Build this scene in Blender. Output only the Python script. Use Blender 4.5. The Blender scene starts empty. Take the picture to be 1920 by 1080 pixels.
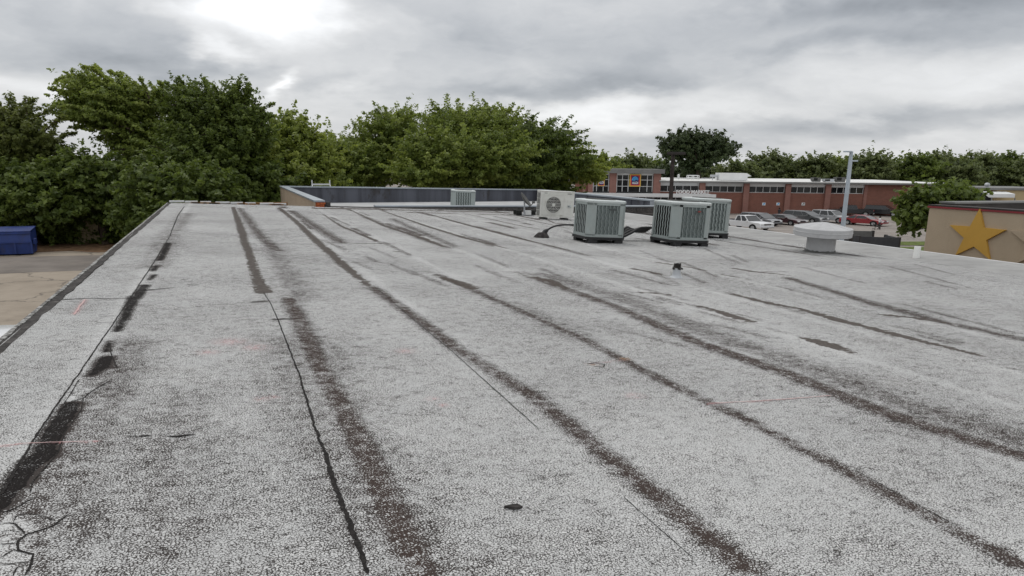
import bpy, math, random
import numpy as np
from mathutils import Vector, Matrix

# ------------------------------------------------------------------ camera
S = bpy.context.scene
F, PPX, PPY = 1412.0, 960.0, 653.0
CAM = np.array([0, 0, 1.25])
def basis(yaw, pitch, roll):
    f = np.array([math.sin(yaw)*math.cos(pitch), math.cos(yaw)*math.cos(pitch), -math.sin(pitch)])
    r = np.array([math.cos(yaw), -math.sin(yaw), 0.0]); u = np.cross(r, f)
    c, s = math.cos(roll), math.sin(roll)
    return r*c+u*s, -r*s+u*c, f
BR, BU, BF = basis(math.radians(20.8), math.radians(13.8), math.radians(.57))
cd = bpy.data.cameras.new('camera'); cam = bpy.data.objects.new('camera', cd); S.collection.objects.link(cam)
cd.sensor_width = 36; cd.lens = F*36/1920; cd.shift_y = (PPY-540)/1920; cd.clip_start = .05; cd.clip_end = 3000
M4 = Matrix(((BR[0], BU[0], -BF[0], 0), (BR[1], BU[1], -BF[1], 0), (BR[2], BU[2], -BF[2], 1.25), (0, 0, 0, 1)))
cam.matrix_world = M4
S.camera = cam
def ray(u, v): return BR*(u-PPX)/F - BU*(v-PPY)/F + BF
def at(u, v, zc): return CAM + ray(u, v)*zc                      # a point at a known distance
def on_z(u, v, z):
    d = ray(u, v); return CAM + d*(z-CAM[2])/d[2]                # a point on a level plane
KS = .035                                                        # cross fall of the roof
def on_roof(u, v):
    d = ray(u, v); return CAM + d*(-CAM[2]/(d[2]+KS*d[0]))
def on_x(u, v, x):
    d = ray(u, v); return CAM + d*(x/d[0])
def on_y(u, v, y):
    d = ray(u, v); return CAM + d*(y/d[1])

# ------------------------------------------------------------------ node helpers
def mat(name):
    m = bpy.data.materials.new(name); m.use_nodes = True
    return m, m.node_tree, m.node_tree.nodes['Principled BSDF']
class N:
    def __init__(s, t): s.t = t
    def new(s, k, **kw):
        n = s.t.nodes.new(k)
        for a, b in kw.items(): setattr(n, a, b)
        return n
    def put(s, sock, v):
        if hasattr(v, 'is_linked') or isinstance(v, bpy.types.NodeSocket): s.t.links.new(v, sock)
        elif v is not None: sock.default_value = v
    def m(s, op, a, b=None, c=None, clamp=False):
        n = s.new('ShaderNodeMath', operation=op, use_clamp=clamp)
        s.put(n.inputs[0], a)
        if b is not None: s.put(n.inputs[1], b)
        if c is not None: s.put(n.inputs[2], c)
        return n.outputs[0]
    def vm(s, op, a, b=None, scale=None):
        n = s.new('ShaderNodeVectorMath', operation=op)
        s.put(n.inputs[0], a)
        if b is not None: s.put(n.inputs[1], b)
        if scale is not None: s.put(n.inputs['Scale'], scale)
        return n.outputs[0]
    def step(s, x, lo, hi):
        n = s.new('ShaderNodeMapRange', interpolation_type='SMOOTHSTEP')
        s.put(n.inputs[0], x); s.put(n.inputs[1], lo); s.put(n.inputs[2], hi)
        n.inputs[3].default_value = 0; n.inputs[4].default_value = 1
        return n.outputs[0]
    def noise(s, vec, scale, detail=3, rough=.55, col=False, dim='3D'):
        n = s.new('ShaderNodeTexNoise', noise_dimensions=dim)
        if vec is not None: s.put(n.inputs['Vector'], vec)
        n.inputs['Scale'].default_value = scale; n.inputs['Detail'].default_value = detail; n.inputs['Roughness'].default_value = rough
        return n.outputs['Color' if col else 'Fac']
    def mix(s, f, a, b):
        n = s.new('ShaderNodeMix', data_type='RGBA')
        s.put(n.inputs['Factor'], f)
        s.put(n.inputs[6], a if not isinstance(a, tuple) else (*a[:3], 1)); s.put(n.inputs[7], b if not isinstance(b, tuple) else (*b[:3], 1))
        return n.outputs[2]
    def bump(s, bsdf, h, strength=.3, dist=.01):
        n = s.new('ShaderNodeBump'); n.inputs['Strength'].default_value = strength; n.inputs['Distance'].default_value = dist
        s.put(n.inputs['Height'], h); s.t.links.new(n.outputs[0], bsdf.inputs['Normal'])
    def coord(s, kind='Object'): return s.new('ShaderNodeTexCoord').outputs[kind]

# ------------------------------------------------------------------ world: overcast sky with cloud layers
SUN_AZ, SUN_EL = math.radians(-5), math.radians(58)
W = bpy.data.worlds.new('World'); S.world = W; W.use_nodes = True
wt = W.node_tree; n = N(wt); bg = wt.nodes['Background']
sky = n.new('ShaderNodeTexSky', sky_type='NISHITA'); sky.sun_disc = False
sky.sun_elevation = SUN_EL; sky.sun_rotation = SUN_AZ
d = n.coord('Generated')
sx = n.new('ShaderNodeSeparateXYZ'); wt.links.new(d, sx.inputs[0])
zz = n.m('MAXIMUM', sx.outputs[2], 0.0)
cx = n.new('ShaderNodeCombineXYZ')
den = n.m('ADD', zz, .30)
wt.links.new(n.m('DIVIDE', sx.outputs[0], den), cx.inputs[0]); wt.links.new(n.m('DIVIDE', sx.outputs[1], den), cx.inputs[1])
P = cx.outputs[0]                                                # the cloud layer seen in perspective
wn = n.noise(P, 2.2, 5, .55, col=True)
wv = n.vm('SUBTRACT', wn, (.5, .5, .5))
ws = n.new('ShaderNodeSeparateXYZ'); wt.links.new(wv, ws.inputs[0])
az = n.m('ADD', n.m('ARCTAN2', sx.outputs[0], sx.outputs[1]), n.m('MULTIPLY', ws.outputs[0], .32))
el = n.m('ADD', n.m('ARCSINE', sx.outputs[2]), n.m('MULTIPLY', ws.outputs[1], .10))
def azel(u, v):
    r = ray(u, v); r = r/np.linalg.norm(r); return math.atan2(r[0], r[1]), math.asin(r[2])
CLOUDS = [(480, 30, 92, 36, .52), (570, -20, 95, 36, .38), (395, 92, 50, 18, .34), (540, 172, 28, 22, .42),
          (1100, 215, 120, 28, .26), (1250, 195, 170, 18, .10), (700, 215, 110, 18, .10), (60, 175, 150, 18, .16), (1700, 262, 260, 16, .12), (1760, 150, 260, 40, .13),
          (120, 60, 250, 55, -.08), (250, 125, 170, 18, -.10), (1150, 80, 420, 45, -.10), (1230, 150, 200, 26, -.15),
          (980, 165, 130, 18, -.12), (1750, -10, 330, 32, -.22), (1500, 245, 260, 15, -.08), (640, 180, 70, 22, -.08), (1560, 90, 200, 20, -.10), (1350, 262, 380, 16, -.09), (1700, 222, 280, 16, -.09), (1850, 60, 220, 40, -.07)]
tot = n.m('ADD', .69, n.m('MULTIPLY', n.step(el, .24, .8), .30))
for u, v, su, sv, amp in CLOUDS:
    a0, e0 = azel(u, v)
    a = n.m('DIVIDE', n.m('SUBTRACT', az, a0), su/F); e = n.m('DIVIDE', n.m('SUBTRACT', el, e0), sv/F)
    g = n.m('EXPONENT', n.m('MULTIPLY', n.m('ADD', n.m('MULTIPLY', a, a), n.m('MULTIPLY', e, e)), -1.0))
    tot = n.m('ADD', tot, n.m('MULTIPLY', g, amp*1.45 if amp < 0 else amp))
fb = n.noise(n.vm('ADD', P, n.vm('SCALE', wv, scale=.7)), 2.4, 7, .50); fb2 = n.noise(P, 1.0, 3, .5)
tot = n.m('ADD', tot, n.m('MULTIPLY', n.m('SUBTRACT', fb, .5), .50))
tot = n.m('ADD', tot, n.m('MULTIPLY', n.m('SUBTRACT', fb2, .5), .20))
tot = n.m('MAXIMUM', tot, .26)
tint = n.mix(n.step(tot, .35, .8), (.865, .92, 1.0), (.975, .985, 1.0))
cl = n.vm('SCALE', tint, scale=n.m('MULTIPLY', tot, 10.0))
wt.links.new(n.mix(.95, sky.outputs[0], cl), bg.inputs[0]); bg.inputs[1].default_value = .1

sl = bpy.data.lights.new('sun', 'SUN'); sun = bpy.data.objects.new('sun', sl); S.collection.objects.link(sun)
sl.energy = .8; sl.angle = math.radians(25); sl.color = (1, .96, .9)
sd = Vector((math.sin(SUN_AZ)*math.cos(SUN_EL), math.cos(SUN_AZ)*math.cos(SUN_EL), math.sin(SUN_EL)))
sun.rotation_euler = sd.to_track_quat('Z', 'Y').to_euler(); sun.location = (0, 0, 60)
S.view_settings.view_transform = 'Standard'; S.view_settings.look = 'None'; S.view_settings.exposure = 0; S.view_settings.gamma = 1
S.cycles.max_bounces = 6; S.cycles.diffuse_bounces = 3; S.cycles.glossy_bounces = 2; S.cycles.transparent_max_bounces = 6
random.seed(4); RNG = np.random.default_rng(11)

# ------------------------------------------------------------------ object helpers
def link(o, parent=None):
    S.collection.objects.link(o)
    if parent is not None: o.parent = parent
    return o
def tag(o, label=None, cat=None, group=None, kind=None):
    if label: o['label'] = label
    if cat: o['category'] = cat
    if group: o['group'] = group
    if kind: o['kind'] = kind
    return o
def thing(name, label, cat, loc=(0, 0, 0), rz=0, group=None, tilt=0):
    o = bpy.data.objects.new(name, None); o.empty_display_size = .2
    o.location = loc; o.rotation_euler = (0, tilt, rz)
    return tag(link(o), label, cat, group)
class MB:
    """collects solids into one mesh"""
    def __init__(s): s.v = []; s.f = []
    def add(s, vs, fs):
        k = len(s.v); s.v += [tuple(map(float, p)) for p in vs]; s.f += [tuple(i+k for i in f) for f in fs]; return s
    def box(s, x0, x1, y0, y1, z0, z1, bev=0):
        if bev:
            b = bev; pts = []
            ring = [(x0+b, y0), (x1-b, y0), (x1, y0+b), (x1, y1-b), (x1-b, y1), (x0+b, y1), (x0, y1-b), (x0, y0+b)]
            inn = [(min(max(x, x0+b*.6), x1-b*.6), min(max(y, y0+b*.6), y1-b*.6)) for x, y in ring]
            return s.loft([[(x, y, z0) for x, y in inn], [(x, y, z0+b*.6) for x, y in ring], [(x, y, z1-b*.6) for x, y in ring], [(x, y, z1) for x, y in inn]])
        vs = [(x0, y0, z0), (x1, y0, z0), (x1, y1, z0), (x0, y1, z0), (x0, y0, z1), (x1, y0, z1), (x1, y1, z1), (x0, y1, z1)]
        return s.add(vs, [(0, 3, 2, 1), (4, 5, 6, 7), (0, 1, 5, 4), (1, 2, 6, 5), (2, 3, 7, 6), (3, 0, 4, 7)])
    def loft(s, rings, caps=True):
        m = len(rings[0]); vs = [p for r in rings for p in r]; fs = []
        for i in range(len(rings)-1):
            for j in range(m):
                a, b = i*m+j, i*m+(j+1) % m; fs.append((a, b, b+m, a+m))
        if caps: fs.append(tuple(range(m))[::-1]); fs.append(tuple(range((len(rings)-1)*m, len(rings)*m)))
        return s.add(vs, fs)
    def lathe(s, prof, c=(0, 0, 0), seg=32, sx=1, sy=1):
        ann = min(r for r, z in prof) > 0 and len(prof) == 4 and abs(prof[0][1]-prof[-1][1]) > 1e-9 and prof[0][0] == prof[-1][0]   # closed ring section
        if ann: prof = list(prof)+[prof[0]]
        return s.loft([[(c[0]+r*sx*math.cos(2*math.pi*j/seg), c[1]+r*sy*math.sin(2*math.pi*j/seg), c[2]+z) for j in range(seg)] for r, z in prof], caps=not ann)
    def tube(s, pts, rad, seg=8):
        pts = [Vector(p) for p in pts]; rs = rad if isinstance(rad, (list, tuple)) else [rad]*len(pts); rings = []
        for i, p in enumerate(pts):
            t = (pts[min(i+1, len(pts)-1)]-pts[max(i-1, 0)]).normalized()
            a = t.cross(Vector((0, 0, 1)) if abs(t.z) < .9 else Vector((1, 0, 0))).normalized(); b = t.cross(a)
            rings.append([p+(a*math.cos(2*math.pi*j/seg)+b*math.sin(2*math.pi*j/seg))*rs[i] for j in range(seg)])
        return s.loft(rings)
    def prism(s, poly, off):
        """poly: list of 3d points, off: extrusion vector"""
        o = Vector(off); return s.loft([[tuple(p) for p in poly], [tuple(Vector(p)+o) for p in poly]])
    def build(s, name, m, parent=None, smooth=False, bevel=0):
        me = bpy.data.meshes.new(name); me.from_pydata(s.v, [], s.f); me.update()
        import bmesh
        bm = bmesh.new(); bm.from_mesh(me); bmesh.ops.recalc_face_normals(bm, faces=bm.faces); bm.to_mesh(me); bm.free()
        me.materials.append(m)
        if smooth:
            me.polygons.foreach_set('use_smooth', [True]*len(me.polygons))
            me.set_sharp_from_angle(angle=math.radians(40))
        o = link(bpy.data.objects.new(name, me), parent)
        if bevel:
            b = o.modifiers.new('bevel', 'BEVEL'); b.width = bevel; b.segments = 2; b.limit_method = 'ANGLE'
        return o
def quick(name, col, rough=.6, metal=0, var=.12, scale=4, dirt=None, dirt_amt=.4, bump=0, spec=.5):
    """a plain surface with uneven tone and optional dirt blotches"""
    m, t, b = mat(name); k = N(t); c = k.coord()
    f = k.noise(c, scale, 5, .6)
    lo = tuple(x*(1-var) for x in col); hi = tuple(min(1, x*(1+var)) for x in col)
    cc = k.mix(k.step(f, .3, .7), lo, hi)
    if dirt is not None:
        g = k.step(k.noise(c, scale*1.7, 6, .65), .5, .72)
        cc = k.mix(k.m('MULTIPLY', g, dirt_amt), cc, dirt)
    t.links.new(cc, b.inputs['Base Color'])
    b.inputs['Roughness'].default_value = rough; b.inputs['Metallic'].default_value = metal; b.inputs['Specular IOR Level'].default_value = spec if rough < .6 else .12
    if bump: k.bump(b, k.noise(c, scale*8, 4, .6), bump, .01)
    return m

# ------------------------------------------------------------------ materials
MT = {}
MT['ac_paint'] = quick('ac_paint', (.315, .355, .345), .45, 0, .06, 3, (.26, .27, .24), .35)
MT['ac_lid'] = quick('ac_lid', (.52, .56, .55), .4, 0, .05, 3, (.36, .36, .33), .3)
MT['coil'] = quick('coil', (.022, .023, .022), .7, 0, .3, 30)
MT['coil_grey'] = quick('coil_grey', (.20, .23, .225), .6, 0, .25, 40)
MT['black_plastic'] = quick('black_plastic', (.016, .016, .017), .55, 0, .2, 9)
MT['split_paint'] = quick('split_paint', (.66, .66, .62), .4, 0, .05, 3, (.36, .34, .28), .4)
MT['grille_grey'] = quick('grille_grey', (.12, .12, .115), .6, 0, .15, 12)
MT['badge_red'] = quick('badge_red', (.26, .05, .04), .4)
MT['badge_dark'] = quick('badge_dark', (.06, .07, .07), .4)
MT['galv'] = quick('galv', (.47, .49, .51), .5, .25, .1, 3, (.28, .28, .28), .4)
MT['vent_paint'] = quick('vent_paint', (.45, .452, .455), .55, 0, .07, 3, (.3, .3, .3), .45)
MT['coping'] = quick('coping', (.34, .38, .42), .4, .4, .12, .7, (.5, .52, .54), .5)
MT['pale_metal'] = quick('pale_metal', (.60, .61, .61), .5, .1, .08, 2, (.3, .29, .27), .4)
MT['pvc'] = quick('pvc', (.86, .86, .83), .4, 0, .04, 8)
MT['tar'] = quick('tar', (.05, .046, .044), .8, 0, .4, 9, (.16, .15, .14), .6, .5)
MT['orange_brick'] = quick('orange_brick', (.38, .11, .045), .85, 0, .35, 14, (.2, .08, .04), .6, .5)
MT['wood_edge'] = quick('wood_edge', (.24, .13, .055), .8, 0, .3, 8)
MT['red_trim'] = quick('red_trim', (.22, .02, .026), .4, 0, .1, 2)
MT['gold'] = quick('gold', (.53, .315, .07), .75, 0, .04, 2.5, (.45, .25, .05), .25, .1)
MT['dark_band'] = quick('dark_band', (.05, .045, .042), .6, 0, .2, 2)
MT['grey_trim'] = quick('grey_trim', (.19, .19, .185), .6, 0, .1, 1)
MT['white_trim'] = quick('white_trim', (.72, .73, .73), .5, 0, .05, .6, (.5, .5, .48), .25)
MT['white_roof'] = quick('white_roof', (.74, .74, .72), .6, 0, .06, .15, (.48, .47, .43), .35)
MT['letter'] = quick('letter', (.85, .86, .86), .4, 0, .03, 2)
MT['sign_orange'] = quick('sign_orange', (.78, .30, .06), .5, 0, .04, 2)
MT['sign_red'] = quick('sign_red', (.55, .035, .03), .5, 0, .04, 2)
MT['sign_navy'] = quick('sign_navy', (.012, .018, .11), .45, 0, .08, 2)
MT['sign_blue'] = quick('sign_blue', (.06, .38, .75), .45, 0, .05, 2)
MT['sign_yellow'] = quick('sign_yellow', (.75, .50, .10), .5, 0, .04, 2)
MT['bark'] = quick('bark', (.075, .058, .044), .9, 0, .35, 6, None, 0, .6)
MT['pole_wood'] = quick('pole_wood', (.055, .045, .042), .8, 0, .3, 3)
MT['pole_paint'] = quick('pole_paint', (.46, .53, .59), .45, .1, .12, 1.5, (.55, .58, .62), .5)
MT['dumpster_blue'] = quick('dumpster_blue', (.012, .035, .17), .5, 0, .2, 1.5, (.03, .03, .05), .5)
MT['dark_fence'] = quick('dark_fence', (.045, .046, .05), .7, 0, .15, 2, (.08, .08, .08), .4)
MT['grey_fence'] = quick('grey_fence', (.13, .13, .125), .75, 0, .15, 2)
MT['tan_fence'] = quick('tan_fence', (.33, .27, .17), .85, 0, .2, 3)
MT['cream_wall'] = quick('cream_wall', (.50, .40, .24), .85, 0, .06, .5)
MT['tyre'] = quick('tyre', (.02, .02, .02), .8, 0, .2, 9)
MT['rim'] = quick('rim', (.42, .43, .44), .35, .6, .1, 9)
MT['lamp_lens'] = quick('lamp_lens', (.75, .76, .76), .15, 0, .05, 5)
MT['tail_lens'] = quick('tail_lens', (.35, .015, .012), .2, 0, .05, 5)
MT['chrome'] = quick('chrome', (.55, .56, .57), .2, .8, .05, 5)
MT['plate'] = quick('plate', (.7, .7, .68), .5)
MT['skin'] = quick('skin', (.30, .17, .11), .6)
MT['hair'] = quick('hair', (.012, .01, .01), .7)
MT['shirt_white'] = quick('shirt_white', (.68, .66, .68), .8, 0, .08, 6)
MT['cloth_dark'] = quick('cloth_dark', (.02, .02, .024), .85, 0, .2, 6)
MT['glass'], t_, b_ = mat('glass'); b_.inputs['Base Color'].default_value = (.012, .015, .017, 1); b_.inputs['Roughness'].default_value = .06; b_.inputs['Specular IOR Level'].default_value = .7
MT['store_glass'], t_, b_ = mat('store_glass'); k = N(t_)
t_.links.new(k.mix(k.step(k.noise(k.coord(), .55, 4, .6), .42, .62), (.006, .008, .01), (.035, .04, .042)), b_.inputs['Base Color']); b_.inputs['Roughness'].default_value = .12
def car_paint(name, col):
    m, t, b = mat(name); k = N(t)
    f = k.noise(k.coord(), 2.5, 4, .6)
    t.links.new(k.mix(f, tuple(c*.82 for c in col), tuple(min(1, c*1.1) for c in col)), b.inputs['Base Color'])
    b.inputs['Roughness'].default_value = .32; b.inputs['Coat Weight'].default_value = .6; b.inputs['Coat Roughness'].default_value = .08
    return m
# brick of the store and tan brick of the parapet
def brick(name, c1, c2, mortar, sc, size=.012):
    m, t, b = mat(name); k = N(t); c = k.coord()
    sp = k.new('ShaderNodeSeparateXYZ'); t.links.new(c, sp.inputs[0])
    cb = k.new('ShaderNodeCombineXYZ'); t.links.new(k.m('ADD', sp.outputs[0], sp.outputs[1]), cb.inputs[0]); t.links.new(sp.outputs[2], cb.inputs[1])
    br = k.new('ShaderNodeTexBrick'); t.links.new(cb.outputs[0], br.inputs['Vector'])
    br.inputs['Scale'].default_value = sc; br.inputs['Mortar Size'].default_value = size
    br.inputs['Color1'].default_value = (*c1, 1); br.inputs['Color2'].default_value = (*c2, 1); br.inputs['Mortar'].default_value = (*mortar, 1)
    br.inputs['Brick Width'].default_value = .42; br.inputs['Row Height'].default_value = .11
    nz = k.step(k.noise(cb.outputs[0], .7, 6, .65), .25, .75)
    t.links.new(k.mix(.35, br.outputs['Color'], k.mix(nz, tuple(x*.72 for x in c1), tuple(x*1.15 for x in c2))), b.inputs['Base Color'])
    b.inputs['Roughness'].default_value = .85
    k.bump(b, br.outputs['Fac'], -.3, .01)
    return m
MT['red_brick'] = brick('red_brick', (.18, .070, .048), (.235, .092, .064), (.25, .16, .13), 1.0)
MT['red_brick_light'] = brick('red_brick_light', (.225, .10, .08), (.28, .13, .105), (.30, .21, .17), 1.0)
MT['tan_brick'] = brick('tan_brick', (.33, .25, .17), (.40, .31, .215), (.36, .31, .25), 1.3)
# parapet membrane: dark blue grey, with run-down streaks and vertical laps
m, t, b = mat('parapet_membrane'); MT['parapet'] = m; k = N(t); c = k.coord()
st = k.noise(k.vm('MULTIPLY', c, (1.6, 1.6, .12)), 1.0, 5, .6)
col = k.mix(k.step(st, .34, .66), (.046, .049, .062), (.095, .102, .125))
col = k.mix(k.m('MULTIPLY', k.step(k.noise(k.vm('MULTIPLY', c, (.9, .9, .5)), 1.3, 5, .7), .56, .68), .8), col, (.03, .026, .024))
t.links.new(col, b.inputs['Base Color']); b.inputs['Roughness'].default_value = .65
# stucco of the star wall
m, t, b = mat('tan_stucco'); MT['stucco'] = m; k = N(t); c = k.coord()
col = k.mix(k.step(k.noise(c, .8, 5, .6), .3, .7), (.39, .315, .225), (.45, .365, .265))
col = k.mix(k.m('MULTIPLY', k.step(k.noise(k.vm('MULTIPLY', c, (2.2, 2.2, .25)), 1.2, 5, .6), .52, .75), .25), col, (.34, .27, .185))
t.links.new(col, b.inputs['Base Color']); b.inputs['Roughness'].default_value = .9
k.bump(b, k.noise(c, 28, 4, .7), .5, .012)

# leaves
def leaf_mat(name, c_lo, c_hi, trans=.42):
    m, t, b = mat(name); k = N(t)
    a = k.new('ShaderNodeAttribute', attribute_name='tone')
    col = k.mix(a.outputs['Fac'], c_lo, c_hi)
    out = [x for x in t.nodes if x.type == 'OUTPUT_MATERIAL'][0]
    b.inputs['Roughness'].default_value = .55; b.inputs['Specular IOR Level'].default_value = .35
    t.links.new(col, b.inputs['Base Color'])
    tr = k.new('ShaderNodeBsdfTranslucent'); t.links.new(k.mix(.5, col, (c_hi[0]*1.3, c_hi[1]*1.35, c_hi[2])), tr.inputs[0])
    ms = k.new('ShaderNodeMixShader'); ms.inputs[0].default_value = trans
    t.links.new(b.outputs[0], ms.inputs[1]); t.links.new(tr.outputs[0], ms.inputs[2]); t.links.new(ms.outputs[0], out.inputs[0])
    return m
LEAF = dict(dark=leaf_mat('leaf_dark', (0.064, 0.096, 0.02), (0.172, 0.222, 0.048)),
            mid=leaf_mat('leaf_mid', (0.112, 0.158, 0.032), (0.285, 0.335, 0.076)),
            light=leaf_mat('leaf_light', (0.135, 0.18, 0.032), (0.32, 0.365, 0.078)),
            olive=leaf_mat('leaf_olive', (.080, .104, .024), (.185, .212, .056)),
            oak=leaf_mat('leaf_oak', (0.036, 0.056, 0.023), (0.084, 0.112, 0.042), .25),
            far=leaf_mat('leaf_far', (0.095, 0.125, 0.048), (0.2, 0.235, 0.09)))  # oak and far greens raised to put distance haze into the leaf colour

# ------------------------------------------------------------------ the roof we stand on
X0, X1, Y0, Y1 = -1.44, 12.95, -5.0, 24.15
def roof_z(x): return -KS*x
bld = thing('flat_roof_building', 'low building in the foreground with a weathered grey flat roof of cracked strips', 'building')
RG = np.concatenate([np.arange(Y0, 1.2, .12), np.exp(np.linspace(math.log(1.2), math.log(Y1), 620))])
RX = np.concatenate([np.linspace(X0, 3.2, 380)[:-1], np.linspace(3.2, X1, 330)])
GX, GY = np.meshgrid(RX, RG)
PX, PY = GX.ravel(), GY.ravel()
def line_field(px, widths, pixels=True, wmul=1.0):
    """signed distance inside a tapering polyline given in roof metres: half width minus distance"""
    pts = np.array([on_roof(u, v)[:2] for u, v in px]) if pixels else np.array(px)
    w = np.array(widths if hasattr(widths, '__len__') else [widths]*len(pts))*wmul
    best = np.full(PX.shape, -9.0); along = np.zeros(PX.shape)
    lo = pts.min(0)-1.2; hi = pts.max(0)+1.2
    idx = np.where((PX > lo[0]) & (PX < hi[0]) & (PY > lo[1]) & (PY < hi[1]))[0]
    qx, qy = PX[idx], PY[idx]; bb = np.full(len(idx), -9.0)
    for i in range(len(pts)-1):
        a, b = pts[i], pts[i+1]; ab = b-a; L = max(ab@ab, 1e-9)
        tt = np.clip(((qx-a[0])*ab[0]+(qy-a[1])*ab[1])/L, 0, 1)
        dd = np.hypot(qx-a[0]-tt*ab[0], qy-a[1]-tt*ab[1])
        bb = np.maximum(bb, w[i]+(w[i+1]-w[i])*tt-dd)
    best[idx] = bb
    return best
tar = np.full(PX.shape, -9.0); crk = np.full(PX.shape, -9.0); stain = np.zeros(PX.shape); pink = np.zeros(PX.shape); rust = np.zeros(PX.shape); clean = np.zeros(PX.shape)
def T(px, w):
    global tar
    far_right = px[0][0] > 820 and px[0][1] > 480
    tar = np.maximum(tar, line_field(px, w, wmul=1.55 if far_right else 1.1))
def C(px, w): global crk; crk = np.maximum(crk, line_field(px, w))
RIB = []
def CR(px, w): RIB.append((px, w))
def ST(px, soft, amp, w=0):
    global stain
    f = line_field(px, w); stain = np.maximum(stain, amp*np.exp(-(np.minimum(f, 0)/(soft*.8))**2))
# brown mastic smeared along far seams and dried patches
T([(437, 388), (452, 430), (465, 470), (480, 515), (494, 548)], [.045, .065, .05, .045, .065])
T([(524, 390), (560, 420), (600, 458), (645, 498), (692, 536)], [.05, .055, .06, .055, .03])
T([(606, 402), (640, 424), (680, 441), (716, 457)], [.01, .03, .045, .02]); T([(735, 470), (752, 473)], .015)
T([(655, 393), (720, 423), (780, 443), (832, 463)], [.02, .04, .05, .03])
T([(716, 395), (800, 424), (870, 446), (950, 466)], [.03, .045, .055, .02])
T([(790, 397), (870, 421), (960, 443), (1065, 469)], [.03, .05, .06, .02])
T([(870, 400), (960, 420), (1010, 430)], [.02, .035, .02]); T([(930, 400), (1000, 414), (1066, 428)], [.02, .03, .03])
T([(1000, 402), (1040, 418), (1068, 422)], [.02, .03, .03])
T([(828, 520), (858, 529), (884, 540)], [.03, .05, .05]); T([(1004, 520), (1035, 528), (1062, 542)], [.03, .05, .03])
T([(1186, 505), (1212, 509), (1238, 515)], .03); T([(1200, 549), (1230, 550), (1258, 554)], .02)
T([(1236, 493), (1280, 500), (1322, 508)], [.02, .015, .02]); T([(1376, 503), (1420, 510), (1478, 516)], [.03, .045, .015]); T([(1425, 510), (1472, 509)], .015); T([(1352, 515), (1385, 521)], .015)
T([(1312, 574), (1345, 583), (1375, 594), (1412, 604)], [.02, .03, .045, .035])
T([(1374, 551), (1450, 570), (1500, 578), (1560, 596), (1610, 609), (1700, 632), (1780, 652), (1842, 668)], [.02, .035, .03, .045, .04, .035, .03, .012])
T([(1502, 634), (1535, 641), (1565, 651), (1592, 660)], [.02, .055, .055, .02])
T([(1662, 590), (1720, 597), (1765, 604)], [.02, .035, .02])
T([(1420, 452), (1500, 465)], .03); T([(1385, 446), (1450, 456)], .025)
# dark tar at the foot of the curb
T([(600, 391), (700, 392), (800, 395), (900, 397), (1000, 401)], [.25, .3, .12, .25, .2])
T([(770, 398), (850, 400)], .12); T([(900, 402), (955, 404)], .1)
# open laps, splits and the alligatored strip beside the left seam
CR([(494, 548), (508, 570), (522, 600), (560, 700), (590, 800), (625, 900), (655, 980), (690, 1080)], [.004, .004, .005, .006, .008, .012, .010, .010])
C([(516, 598), (560, 597)], [.022, .006]); C([(474, 566), (500, 564)], [.01, .018]); C([(455, 457), (520, 457), (583, 457)], [.012, .022, .02]); C([(665, 456), (715, 457)], .02)
CR([(340, 451), (455, 456)], .006); CR([(110, 563), (160, 560), (250, 561)], [.012, .008, .010]); CR([(345, 420), (400, 421)], .01)
CR([(700, 536), (760, 586), (850, 660), (930, 733), (1010, 805)], [.003, .003, .003, .003, .003])
CR([(1170, 935), (1300, 1050)], .002); CR([(1600, 880), (1700, 935), (1800, 990)], .002)
CR([(0, 930), (70, 815), (150, 700), (225, 590), (290, 490), (318, 445), (333, 405), (345, 388)], [.007, .005, .005, .005, .008, .008, .012, .012])
C([(316, 456), (300, 488)], [.04, .03]); C([(294, 498), (286, 508)], .025); C([(290, 515), (280, 525)], [.02, .01]); C([(272, 535), (255, 560)], .04); C([(268, 545), (322, 540)], [.02, .006])
C([(252, 556), (236, 592), (220, 622)], [.045, .03, .022]); C([(206, 642), (200, 660)], .018); C([(200, 672), (190, 690), (172, 705)], [.045, .045, .02]); C([(195, 690), (218, 690)], [.02, .006])
C([(136, 760), (110, 800), (78, 852)], [.045, .05, .045]); C([(84, 850), (50, 880), (10, 930), (-40, 980)], [.055, .05, .045, .05])
for _ in range(16):
    u_ = RNG.uniform(330, 900); v_ = RNG.uniform(405, 560); CR([(u_, v_), (u_+RNG.uniform(12, 55), v_+RNG.uniform(-1, 2))], RNG.uniform(.004, .012))
z2 = lambda pts: [(x/2.4547, 640+y/2.4547) for x, y in pts]
for pl, w in [([(322, 793), (240, 855), (120, 890), (80, 925), (85, 965), (155, 980), (145, 1020), (115, 1080)], .0042), ([(0, 935), (80, 930)], .003), ([(0, 1030), (140, 1015)], .003), ([(0, 1000), (60, 960), (155, 985)], .003),
              ([(0, 840), (60, 835), (100, 870), (115, 892)], .003), ([(172, 715), (120, 740), (60, 775), (0, 790)], .004), ([(60, 835), (80, 800), (160, 795), (255, 825)], .002), ([(0, 880), (40, 870), (95, 880)], .002),
              ([(512, 183), (430, 228), (385, 265), (300, 292)], .0035), ([(365, 180), (330, 240), (290, 300)], .003), ([(330, 240), (420, 230)], .002), ([(385, 265), (375, 320), (300, 420), (265, 520), (150, 650), (140, 700)], .003),
              ([(500, 10), (515, 70), (540, 130)], .004), ([(640, 437), (700, 437)], .009), ([(768, 440), (840, 436), (900, 432)], .012), ([(580, 440), (640, 437)], .003), ([(60, 1080), (80, 1040), (140, 1030)], .003)]:
    CR(z2(pl), w)
CR([(1390, 448), (1470, 460), (1560, 474), (1700, 490), (1800, 500), (1920, 516)], [.022, .022, .025, .014, .010, .010])
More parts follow.
